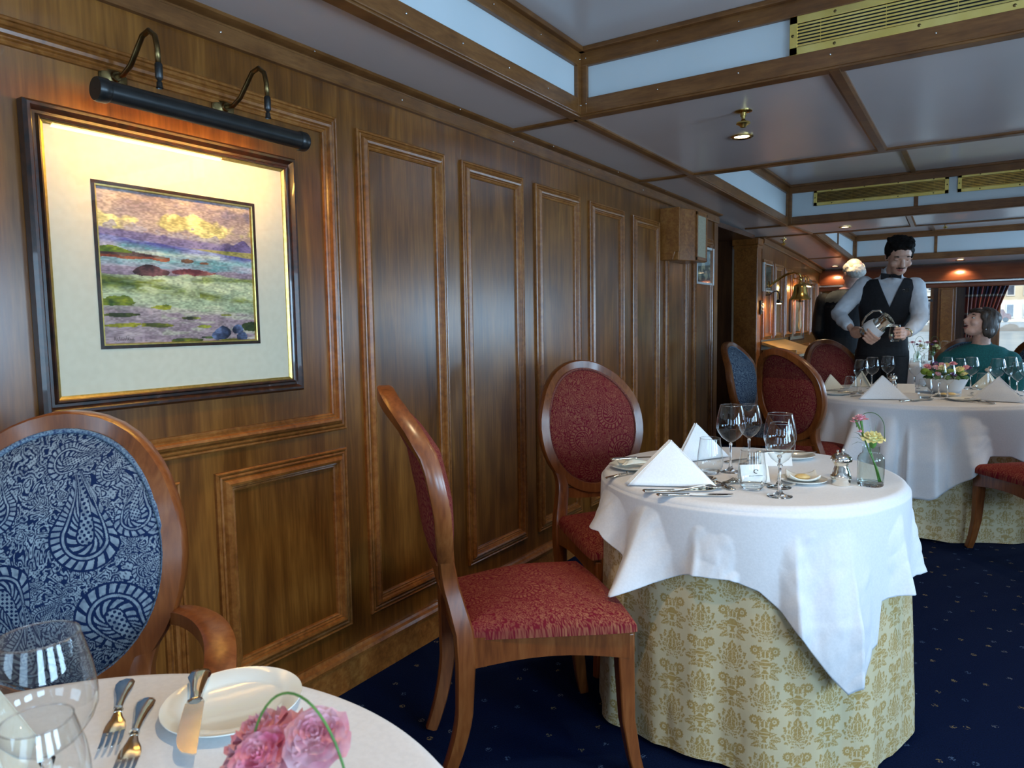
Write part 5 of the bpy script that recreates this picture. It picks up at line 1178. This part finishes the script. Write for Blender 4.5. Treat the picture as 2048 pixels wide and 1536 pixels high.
# ------------------------------------------------------------------ the waiter
wt = thing('person', 'young dark-haired waiter in black waistcoat and bow tie pouring from a silver jug', 'person', (-.60, 5.98, 0))
o3 = Vector((-.60, 5.98, 0))
def V3(*P): return [Vector(p)-o3 for p in P]
def sh(mb): mb.v = [tuple(Vector(p)-o3) for p in mb.v]; return mb
H1 = Head((-.478,5.655,1.640), (.34,-1,-.58), 1.06)
body = MB(); H1.build(body)
limb(body, [(-.545,5.77,1.47),(-.515,5.72,1.53),(-.492,5.685,1.58)], [.062,.056,.056])
def torso(mb, g=0.0):
    S = [((-.60,5.965,.93),(.165,.115)),((-.597,5.96,1.00),(.160,.115)),((-.590,5.93,1.08),(.150,.112)),((-.578,5.895,1.17),(.152,.112)),((-.565,5.86,1.27),(.172,.118)),((-.555,5.83,1.36),(.190,.118)),((-.548,5.80,1.43),(.185,.100)),((-.545,5.785,1.475),(.150,.078)),((-.543,5.775,1.505),(.085,.065))]
    n = 28; V = []; F = []
    for c, (a, b) in S:
        for j in range(n):
            t = 2*PI*j/n; x = math.copysign(abs(math.cos(t))**.85, math.cos(t)); y = math.copysign(abs(math.sin(t))**.85, math.sin(t))
            V.append((c[0]+(a+g)*x, c[1]+(b+g)*y, c[2]))
    for i in range(len(S)-1): F += [(i*n+j, i*n+(j+1) % n, (i+1)*n+(j+1) % n, (i+1)*n+j) for j in range(n)]
    F += [tuple(range(n))[::-1], tuple(range((len(S)-1)*n, len(S)*n))]; mb.add(V, F)
torso(body, -.012)
RA = [(-.705,5.795,1.455),(-.80,5.775,1.345),(-.868,5.745,1.248),(-.825,5.66,1.20),(-.775,5.585,1.158)]
LA = [(-.385,5.79,1.435),(-.360,5.79,1.32),(-.348,5.765,1.205),(-.372,5.67,1.155),(-.408,5.585,1.113)]
limb(body, RA, [.05,.042,.038,.034,.028]); limb(body, LA, [.05,.042,.038,.034,.028])
for s in (-1, 1): limb(body, [(-.60+s*.085,5.97,.92),(-.605+s*.09,5.955,.50),(-.60+s*.09,5.99,.08)], [.085,.058,.042]); body.ell((-.60+s*.095,5.93,.045), (.045,.12,.042))
# right hand cradles the foot of the jug: fingers wrap below and round, thumb over the top
JB, JT = Vector((-.664,5.50,1.095)), Vector((-.520,5.455,1.205)); ax = (JT-JB).normalized(); jw = ax.cross(Vector((0,-1,0))).normalized(); jf = ax.cross(jw).normalized()
if jf.y > 0: jf = -jf
def jp(t, a, r=.066):        # point on the jug skin: t along axis, angle a (0 = towards camera, 90 = below/left)
    return JB.lerp(JT, t)+(jf*math.cos(math.radians(a))+jw*math.sin(math.radians(a)))*r
if jw.z > 0: jw = -jw
fing = [[jp(.02+.10*i,120,.075), jp(.03+.105*i,85,.075), jp(.04+.11*i,45,.074), jp(.05+.11*i,10-8*i,.072)] for i in range(4)]
hand(body, (-.765,5.575,1.152), (-.722,5.545,1.110), (ax.x, ax.y, ax.z), fing, [(-.742,5.545,1.135),(-.722,5.50,1.150),(-.690,5.462,1.150)])
# left hand round the tumbler
TG = Vector((-.470,5.455,1.055))
def gp(a, z, r=.047): return TG+Vector((r*math.cos(math.radians(a)), r*math.sin(math.radians(a)), z))
fing = [[gp(35,.088-.021*i,.052), gp(-5,.090-.021*i,.051), gp(-50,.090-.021*i,.050), gp(-88-6*(i == 1),.088-.021*i,.049)] for i in range(4)]
hand(body, (-.408,5.58,1.112), (-.425,5.515,1.100), (0,0,1), fing, [(-.432,5.54,1.125),(-.452,5.512,1.135),(-.480,5.508,1.125)])
link(remesh(sh(body), .0052, 3, .5), 'body', Mt['skin'], wt, 180)
H1o = Head(H1.c-o3, H1.f, 1.06); H1o.face(wt, 1.0, 0, 'hairdk', 'hairdk')
hair = MB()
H1o.e(hair, (0,-.022,.052), (.083,.096,.074)).e(hair, (0,.026,.096), (.070,.062,.034)).e(hair, (.025,.048,.102), (.046,.042,.030)).e(hair, (0,-.070,.02), (.070,.045,.085))
for q in (-1, 1): H1o.e(hair, (q*.068,-.022,.035), (.018,.055,.045)).e(hair, (q*.073,.005,.012), (.007,.012,.03))
rs = random.Random(3)
for i in range(46):
    a = rs.random()*2*PI; r = .075*math.sqrt(rs.random()); H1o.e(hair, (r*math.cos(a),-.015+r*1.15*math.sin(a),.117-.35*r+.008*rs.random()), (.015,.017,.013))
me = remesh(hair, .005, 1, .4)
for v in me.vertices: v.co += v.normal*(.005*mnoise.noise(Vector((v.co.x*50, v.co.y*50, v.co.z*26)))+.002*mnoise.noise(v.co*110))
link(me, 'hair', Mt['hairdk'], wt, 180)
st = MB(); torso(st, .0); limb(st, [(-.545,5.775,1.49),(-.522,5.735,1.525)], [.070,.067])
for A in (RA, LA): limb(st, A[:4]+[Vector(A[3]).lerp(Vector(A[4]), .85)], [.066,.060,.056,.050,.040]); st.ell(Vector(A[3]).lerp(Vector(A[4]), .80), (.044,.044,.036))
me = remesh(sh(st), .009, 3, .5)
for v in me.vertices: v.co += v.normal*(.005*mnoise.noise(v.co*14)+.003*mnoise.noise(v.co*40))
link(me, 'shirt', Mt['shirt'], wt, 180)
cl = MB()
for s in (-1, 1): cl.add(V3((-.53+s*.012,5.660,1.492),(-.53+s*.060,5.690,1.515),(-.525+s*.066,5.735,1.565),(-.52+s*.040,5.680,1.548),(-.528+s*.030,5.655,1.478)), [(0,1,2,3),(0,4,1)])
cl.build('collar', Mt['shirt'], wt, 40, solid=.004)
vs = MB(); torso(vs, .012)
def vcut(c):
    p = c+o3; xc = -.529-.02*(1.5-p.z)
    return (p.y < 5.84 and abs(p.x-xc) < .40*(p.z-1.288)) or p.z > 1.492 or p.z < .93 or (abs(p.x+.548) > .150 and p.z > 1.30 and abs(p.x+.548) > .150+.25*(1.47-p.z))
def slice_(me, planes):
    import bmesh
    bm = bmesh.new(); bm.from_mesh(me)
    for co, no in planes: bmesh.ops.bisect_plane(bm, geom=bm.verts[:]+bm.edges[:]+bm.faces[:], plane_co=Vector(co)-o3, plane_no=no)
    bm.to_mesh(me); bm.free(); return me
me = slice_(remesh(sh(vs), .007, 2, .5), [((-.5332,5.7,1.288), (1,0,-.42)), ((-.5332,5.7,1.288), (1,0,.38)), ((0,0,1.492), (0,0,1)), ((0,0,.93), (0,0,1)), ((-.698,0,1.47), (1,0,-.25)), ((-.398,0,1.47), (1,0,.25)), ((-.548,5.84,1.4), (0,1,0))])
link(cut(me, vcut), 'waistcoat', Mt['vest'], wt, 180, solid=.004)
MB().box((-.553-o3.x, 5.715, 1.36)).build if False else None
bt = MB()
for s in (-1, 1):
    P = V3((-.522,5.648,1.505),(-.522+s*.03,5.640,1.507),(-.522+s*.062,5.648,1.506)); bt.sweep(P, [(-.010,-.018),(.010,-.018),(.010,.018),(-.010,.018)], (0,0,1), sc=[.45,.9,1.25])
bt.ell(V3((-.522,5.640,1.505))[0], (.011,.011,.012)); bt.build('bow_tie', Mt['vest'], wt, 40)
mb = MB().box(V3((-.445,5.708,1.405))[0], (.062,.006,.026), Matrix.Rotation(-.12, 3, 'Z')); mb.build('name_badge', Mt['blackmetal'], wt, 0)
MB().tube(V3((-.455,5.703,1.408),(-.447,5.703,1.412),(-.440,5.704,1.407)), .0018, 6).build('badge_mark', Mt['steel'], wt)
tr = MB(); tr.ell((-.60,5.968,.95), (.185,.135,.12))
for s in (-1, 1): limb(tr, [(-.60+s*.085,5.97,.93),(-.605+s*.09,5.958,.50),(-.60+s*.09,5.99,.09)], [.100,.078,.062])
link(remesh(sh(tr), .012, 3), 'trousers', Mt['vest'], wt, 180)
c_ = Vector(LA[3]).lerp(Vector(LA[4]), 1.0); d_ = (Vector(LA[4])-Vector(LA[3])).normalized(); Rw = d_.to_track_quat('Z', 'Y').to_matrix()
MB().lathe([(.031,-.008),(.035,-.005),(.035,.005),(.031,.008)], 20, c_-o3, Rw).build('watch', Mt['gold'], wt, 50)
# jug in his right hand
t = thing('silver_jug', 'silver water jug wrapped in a white napkin, tilted in the hands of the waiter', 'jug', JB)
Rj = Matrix((jf.cross(ax), jf, ax)).transposed()
Lj = (JT-JB).length
MB().lathe([(.0001,0),(.046,0),(.052,.006),(.060,.03),(.064,.06),(.062,.09),(.054,.12),(.046,.145),(.044,.160),(.048,Lj),(.0515,Lj+.012),(.048,Lj+.012),(.042,.16),(.05,.12),(.06,.06),(.0001,.008)], 40, (0,0,0), Rj).build('jug_body', Mt['silver'], t, 50)
MB().lathe([(.0648,.045),(.0668,.05),(.0662,.085),(.0585,.118),(.0565,.118)], 40, (0,0,0), Rj).build('napkin_wrap', Mt['napkin'], t, 60, solid=.003)
dn = -jw  # upper side of the tilted jug
MB().tube([ax*(Lj*.98)+dn*.045, ax*(Lj*1.0)+dn*.075, ax*(Lj*.80)+dn*.100, ax*(Lj*.5)+dn*.098, ax*(Lj*.25)+dn*.078, ax*(Lj*.18)+dn*.060], [.006,.0065,.0075,.0075,.0065,.006], 10).build('handle', Mt['silver'], t, 180)
sp_ = MB(); sp_.sweep([ax*(Lj*.86)+jw*.034, ax*(Lj*1.0)+jw*.050, ax*(Lj*1.10)+jw*.072, ax*(Lj*1.12)+jw*.092], [(-.026,-.006),(-.018,.006),(0,.012),(.018,.006),(.026,-.006),(.018,-.001),(0,.004),(-.018,-.001)], jf.cross(ax), sc=[.9,.95,.7,.45]); sp_.build('spout', Mt['silver'], t, 50)
tm2 = dup(tm, (0,0,0), 0, 'tumbler of water held in the left hand of the waiter'); tm2.location = TG
mb = MB().lathe([(.0001,.010),(.030,.011),(.036,.03),(.038,.05),(.0001,.05)], 30); mb.build('water', Mt['water'], tm2, 60)
# ------------------------------------------------------------------ the seated woman
wm = thing('person', 'older woman with brown bobbed hair in a teal jumper looking up at the waiter', 'person', (.0, 6.06, 0))
o3 = Vector((.0, 6.06, 0))
H2 = Head((.008,5.965,1.170), (-.80,-.50,.36), .94); body = MB(); H2.build(body, .95)
limb(body, [(.018,6.03,.985),(.02,6.005,1.05),(.025,5.985,1.09)], [.062,.054,.052])
def torso2(mb, g=0.0):
    S = [((0,6.10,.46),(.19,.13)),((0,6.09,.60),(.175,.125)),((0,6.07,.74),(.178,.125)),((.003,6.05,.86),(.200,.125)),((.005,6.04,.945),(.198,.100)),((.008,6.035,.992),(.140,.080)),((.01,6.03,1.022),(.072,.062))]
    n = 28; V = []; F = []
    for c, (a, b) in S: V += [(c[0]+(a+g)*math.cos(2*PI*j/n), c[1]+(b+g)*math.sin(2*PI*j/n), c[2]) for j in range(n)]
    for i in range(len(S)-1): F += [(i*n+j, i*n+(j+1) % n, (i+1)*n+(j+1) % n, (i+1)*n+j) for j in range(n)]
    F += [tuple(range(n))[::-1], tuple(range((len(S)-1)*n, len(S)*n))]; mb.add(V, F)
torso2(body, -.012)
ARM = [[(s*.185+.005,6.035,.905),(s*.225+.005,5.99,.80),(s*.235,5.96,.71),(s*.18,5.90,.66),(s*.11,5.87,.630)] for s in (-1, 1)]
for A in ARM: limb(body, A, [.046,.040,.036,.032,.026])
for s, A in zip((-1, 1), ARM):
    w = Vector(A[-1]); p = w+Vector((-s*.05,-.01,.0))
    hand(body, w, p, (0,1,0), [[p+Vector((-s*.035,-.03+.02*i,.0)), p+Vector((-s*.062,-.03+.02*i,-.004)), p+Vector((-s*.080,-.03+.02*i,-.015))] for i in range(4)], [p+Vector((s*.01,-.025,.01)), p+Vector((-s*.015,-.045,.012)), p+Vector((-s*.04,-.05,.008))], .9)
for s in (-1, 1): limb(body, [(s*.09,6.10,.50),(s*.10,5.84,.50),(s*.10,5.83,.08)], [.085,.060,.042]); body.ell((s*.10,5.78,.04), (.042,.11,.038))
link(remesh(sh(body), .006, 3, .5), 'body', Mt['skin2'], wm, 180)
H2o = Head(H2.c-o3, H2.f, .94); H2o.face(wm, .2, 1, 'hairbr')
hair = MB(); H2o.e(hair, (0,-.030,.055), (.088,.098,.075)).e(hair, (0,-.075,-.015), (.080,.055,.085)).e(hair, (0,.058,.070), (.062,.034,.022))
for q in (-1, 1): H2o.e(hair, (q*.070,-.025,.01), (.022,.052,.075)).e(hair, (q*.066,-.045,-.055), (.024,.042,.04)).e(hair, (q*.066,.030,.045), (.016,.03,.035))
me = remesh(hair, .006, 2, .5)
for v in me.vertices: v.co += v.normal*.004*mnoise.noise(Vector((v.co.x*40, v.co.y*40, v.co.z*12)))
link(me, 'hair', Mt['hairbr'], wm, 180)
sw = MB(); torso2(sw, .010)
for A in ARM: limb(sw, A[:4]+[Vector(A[3]).lerp(Vector(A[4]), .8)], [.068,.064,.058,.05,.038])
me = remesh(sh(sw), .009, 4, .5)
for v in me.vertices: v.co += v.normal*.006*mnoise.noise(v.co*9)
link(me, 'jumper', Mt['teal'], wm, 180)
n = 30; MB().tube([(.012+.064*math.cos(2*PI*i/n), -.03+.054*math.sin(2*PI*i/n), 1.022+.012*math.sin(2*PI*i/n)) for i in range(n)], .009, 8, True).build('neckband', Mt['teal'], wm, 180)
sk = MB(); sk.ell((0,6.10,.50), (.185,.15,.10))
for s in (-1, 1): limb(sk, [(s*.09,6.10,.52),(s*.10,5.85,.51),(s*.10,5.84,.12)], [.098,.080,.06])
link(remesh(sh(sk), .014, 3), 'trousers', Mt['vest'], wm, 180)
mb = MB(); mb.ell(V3((.065,5.918,.845))[0], (.020,.006,.014)); mb.ell(V3((.075,5.915,.862))[0], (.010,.005,.009)); mb.build('embroidered_motif', noisy('pale embroidery', (.5,.38,.3), (.7,.6,.5), 120, .8), wm)
mb = MB(); H2o.e(mb, (.078,-.012,-.045), (.006,.006,.006)); mb.build('earring', Mt['steel'], wm)
# ------------------------------------------------------------------ the man behind the waiter
om = thing('person', 'grey-haired balding man in dark clothes seen from behind the waiter', 'person', (-1.02, 7.06, 0))
o3 = Vector((-1.02, 7.06, 0))
H3 = Head((-.945,7.0,1.615), (-.55,.80,-.30), 1.0); body = MB(); H3.build(body)
limb(body, [(-.985,7.03,1.45),(-.965,7.015,1.52),(-.955,7.01,1.56)], [.062,.056,.056])
def torso3(mb, g=0.0):
    S = [((-1.03,7.07,.90),(.17,.125)),((-1.03,7.07,1.05),(.165,.12)),((-1.02,7.06,1.20),(.18,.125)),((-1.01,7.05,1.32),(.20,.12)),((-1.0,7.04,1.40),(.19,.10)),((-.99,7.035,1.445),(.14,.08)),((-.985,7.03,1.475),(.08,.065))]
    n = 24; V = []; F = []
    for c, (a, b) in S: V += [(c[0]+(a+g)*math.cos(2*PI*j/n), c[1]+(b+g)*math.sin(2*PI*j/n), c[2]) for j in range(n)]
    for i in range(len(S)-1): F += [(i*n+j, i*n+(j+1) % n, (i+1)*n+(j+1) % n, (i+1)*n+j) for j in range(n)]
    F += [tuple(range(n))[::-1], tuple(range((len(S)-1)*n, len(S)*n))]; mb.add(V, F)
torso3(body, -.012)
ARM = [[(-1.19,7.03,1.38),(-1.22,7.04,1.24),(-1.235,7.03,1.11),(-1.20,7.11,1.0),(-1.16,7.18,.92)], [(-.82,7.06,1.38),(-.80,7.1,1.24),(-.79,7.1,1.10),(-.83,7.17,1.0),(-.86,7.22,.92)]]
for A in ARM:
    limb(body, A, [.05,.042,.038,.034,.028]); w = Vector(A[-1]); p = w+Vector((.01,.05,-.045))
    hand(body, w, p, (1,0,0), [[p+Vector((-.03+.02*i,.02,-.03)), p+Vector((-.03+.02*i,.03,-.06)), p+Vector((-.03+.02*i,.02,-.085))] for i in range(4)], [p+Vector((.03,0,0)), p+Vector((.045,.015,-.025)), p+Vector((.045,.02,-.05))])
for s in (-1, 1): limb(body, [(-1.03+s*.085,7.07,.90),(-1.03+s*.09,7.06,.5),(-1.03+s*.09,7.08,.08)], [.085,.058,.042]); body.ell((-1.03+s*.095,7.12,.045), (.045,.12,.042))
link(remesh(sh(body), .0065, 3, .5), 'body', Mt['skin2'], om, 180)
H3o = Head(H3.c-o3, H3.f, 1.0)
hair = MB(); H3o.e(hair, (0,-.052,-.012), (.084,.060,.055)).e(hair, (0,-.088,.018), (.050,.022,.035))
for q in (-1, 1): H3o.e(hair, (q*.070,-.015,.035), (.018,.055,.045))
me = remesh(hair, .007, 2, .4)
for v in me.vertices: v.co += v.normal*.004*mnoise.noise(v.co*60)
link(me, 'hair', Mt['hairgr'], om, 180); H3o.face(om, .3, 0, 'hairgr')
jk = MB(); torso3(jk, .012)
for A in ARM: limb(jk, A[:4]+[Vector(A[3]).lerp(Vector(A[4]), .85)], [.07,.064,.058,.052,.042])
link(remesh(sh(jk), .010, 3), 'jacket', Mt['vest'], om, 180)
jk = MB(); torso3(jk, .020); link(cut(remesh(sh(jk), .010, 3), lambda c: c.z+o3.z < 1.36 or c.z > 1.462), 'satin_yoke', Mt['satin'], om, 180)
n = 26; MB().tube([(.035+.066*math.cos(2*PI*i/n), -.03+.062*math.sin(2*PI*i/n), 1.475) for i in range(n)], .014, 8, True).build('collar', noisy('pink collar', (.6,.3,.3), (.66,.36,.36), 40, .7), om, 180)
tr = MB(); tr.ell((-1.03,7.07,.93), (.178,.13,.09))
for s in (-1, 1): limb(tr, [(-1.03+s*.085,7.07,.92),(-1.03+s*.09,7.06,.50),(-1.03+s*.09,7.08,.09)], [.100,.078,.062])
link(remesh(sh(tr), .014, 3), 'trousers', noisy('olive trousers', (.07,.065,.03), (.11,.10,.05), 60, .8), om, 180)
# ================================================================== OUTSIDE: HARBOUR FRONT SEEN THROUGH THE FAR WINDOWS
Mt['sea'] = noisy('sea water', (.42,.54,.62), (.56,.66,.72), (.5,.12,1), .25, 0, .2, 3)
struct(MB().box((0, 74, -.25), (260, 121, .2)).build('sea_water', Mt['sea'], smooth=0)); bpy.data.objects['sea_water']['kind'] = 'structure'
quay = MB().box((0, 80, -.1), (260, 10, 1.4)); struct(quay.build('quay_wall', noisy('quay stone', (.26,.25,.24), (.36,.35,.33), (.8,.8,2), .9), smooth=0))
Mt['render1'] = noisy('white render', (.76,.76,.73), (.82,.82,.79), 1, .9); Mt['render2'] = noisy('cream render', (.74,.64,.46), (.80,.72,.56), 1, .9); Mt['render3'] = noisy('pinkish stone', (.66,.52,.42), (.74,.62,.52), 1, .9)
Mt['slate'] = noisy('slate roof', (.14,.17,.22), (.22,.26,.32), 3, .7); Mt['winglass'] = noisy('distant window glass', (.06,.08,.12), (.16,.19,.24), 2, .25)
def house(label, x, y, z, w, d, h, floors, bays, mt, roof, gab=0):
    t = thing('harbour_house', label, 'building', (x, y, z), 0, 'houses along the harbour front')
    MB().box((0,0,h/2), (w,d,h)).build('wall', Mt[mt], t, smooth=0)
    if gab: MB().prism([(-w/2-.3,0),(w/2+.3,0),(0,roof)], d+.5, Matrix.Translation((0,d/2+.25,h)) @ Matrix.Rotation(PI/2, 4, 'X')).build('roof', Mt['slate'], t, smooth=0)
    else:
        mb = MB(); mb.add([(-w/2-.2,-d/2-.2,h),(w/2+.2,-d/2-.2,h),(w/2+.2,d/2,h),(-w/2-.2,d/2,h),(-w/2+1,-d/2+1.6,h+roof),(w/2-1,-d/2+1.6,h+roof),(w/2-1,d/2-1,h+roof),(-w/2+1,d/2-1,h+roof)], [(0,3,2,1),(4,5,6,7),(0,1,5,4),(1,2,6,5),(2,3,7,6),(3,0,4,7)]); mb.build('roof', Mt['slate'], t, smooth=0)
        for k in range(bays):
            if k % 2 == 0:
                dm = MB().box((-w/2+w*(k+.5)/bays, -d/2+.5, h+roof*.42), (w/bays*.55, 1.4, roof*.62)).build('dormer', Mt[mt], t, smooth=0); MB().box((-w/2+w*(k+.5)/bays, -d/2-.22, h+roof*.42), (w/bays*.3, .06, roof*.4)).build('pane', Mt['winglass'], dm, smooth=0)
    for k in (-1, 1): MB().box((k*w*.36, .5, h+roof*.85), (.9,.9,roof*.9)).build('chimney', Mt[mt], t, smooth=0)
    fl = h/floors
    for f in range(floors):
        for k in range(bays):
            fr_ = MB().box((-w/2+w*(k+.5)/bays, -d/2-.03, fl*(f+.52)), (w/bays*.52, .10, fl*.66)).build('window', Mt['render1'], t, smooth=0)
            MB().box((-w/2+w*(k+.5)/bays, -d/2-.07, fl*(f+.52)), (w/bays*.38, .06, fl*.54)).build('pane', Mt['winglass'], fr_, smooth=0)
house('white five-window hotel across the water seen through the left-hand window', -7.2, 84, .6, 8.4, 8, 7.6, 3, 5, 'render1', 3.0)
house('cream terrace with a mansard roof seen through the right-hand window', 3.0, 84, .6, 7.6, 8, 8.0, 4, 6, 'render2', 2.6)
house('tall pinkish terrace beside the cream one across the water', 11.8, 84, .6, 8, 8, 8.6, 4, 6, 'render3', 2.8)
house('pale gabled house higher up the hill above the cream terrace', 3.2, 97, 9.2, 5, 7, 4.2, 2, 3, 'render1', 4.2, 1)
house('second gabled villa on the hill at right across the water', 9.6, 101, 11, 6, 7, 4.4, 2, 3, 'render3', 4.0, 1)
house('low white house at the left of the harbour front', -16.5, 85, .6, 7, 7, 5.0, 2, 4, 'render2', 2.4)
Mt['hill'] = noisy('hillside green', (.05,.12,.03), (.16,.26,.07), 1.2, .9, 0, .6)
nu, nv = 60, 30; U, V2 = np.meshgrid(np.linspace(-90,90,nu), np.linspace(0,1,nv), indexing='ij')
npgrid('hillside', np.stack([U, 88+60*V2, 1+26*V2**.8+3*fbm(U*.05, V2*4, 3, 2)], -1), Mt['hill'], None, kind='structure')
rs = random.Random(11)
def tree(label, x, y, z, r):
    t = thing('hillside_tree', label, 'tree', (x, y, z), 0, 'trees on the hill across the harbour')
    MB().tube([(0,0,0),(0,0,r*1.2)], r*.12, 8).build('trunk', Mt['dkwood'], t)
    mb = MB()
    for i in range(16): a = rs.random()*6.28; q = rs.random()*r*.7; mb.ell((q*math.cos(a), q*math.sin(a), r*(1.1+.9*rs.random())), r*(.35+.2*rs.random()), None, 8, 6)
    mb.build('crown', Mt['lime'] if rs.random() < .4 else Mt['hill'], t, smooth=180)
for i, (x, y, z, r, lab) in enumerate(((6.6,92.2,6.8,1.1,'round bright tree between the two hillside houses'),(-2.0,97,8,1.6,'green tree on the hill left of the gabled house'),(-7.4,96,8.4,1.6,'dark tree above the white hotel'),(-11,95,8.6,2.2,'leafy tree on the hill above the far left window'),(15.6,99,9,2.0,'tree at the right of the second villa'),(-.2,91.5,6,1.2,'small tree just above the cream terrace roof'))): tree(lab, x, y, z, r)
for i, (x, c) in enumerate(((-8.5,'red'),(-4.8,'navy'),(1.4,'red'),(4.6,'navy'),(6.6,'white'),(9.2,'red'))):
    mt = {'red': 'valance', 'navy': 'slate', 'white': 'render1'}[c]
    t = thing('parked_car', 'parked %s car %s across the water' % ({'red':'dark red','navy':'slate blue','white':'white'}[c], ('in front of the white hotel','right of the white hotel','left of the cream terrace','before the cream terrace middle','right of the cream terrace','before the pinkish terrace')[i]), 'car', (x, 78, .6), 0, 'cars parked on the quay')
    MB().prism([(-1.0,.25),(1.0,.25),(1.0,.6),(.9,.75),(.6,.8),(.4,1.15),(-.5,1.15),(-.75,.8),(-1.0,.72)], .9, Matrix.Translation((0,.45,0)) @ Matrix.Rotation(PI/2, 4, 'X')).build('car_body', Mt[mt], t, smooth=0)
    for s in (-.6, .6): MB().lathe([(.001,-.05),(.22,-.05),(.22,.05),(.001,.05)], 14, (s,-.42,.22), Matrix.Rotation(PI/2, 3, 'X')).build('wheel', Mt['black'], t)
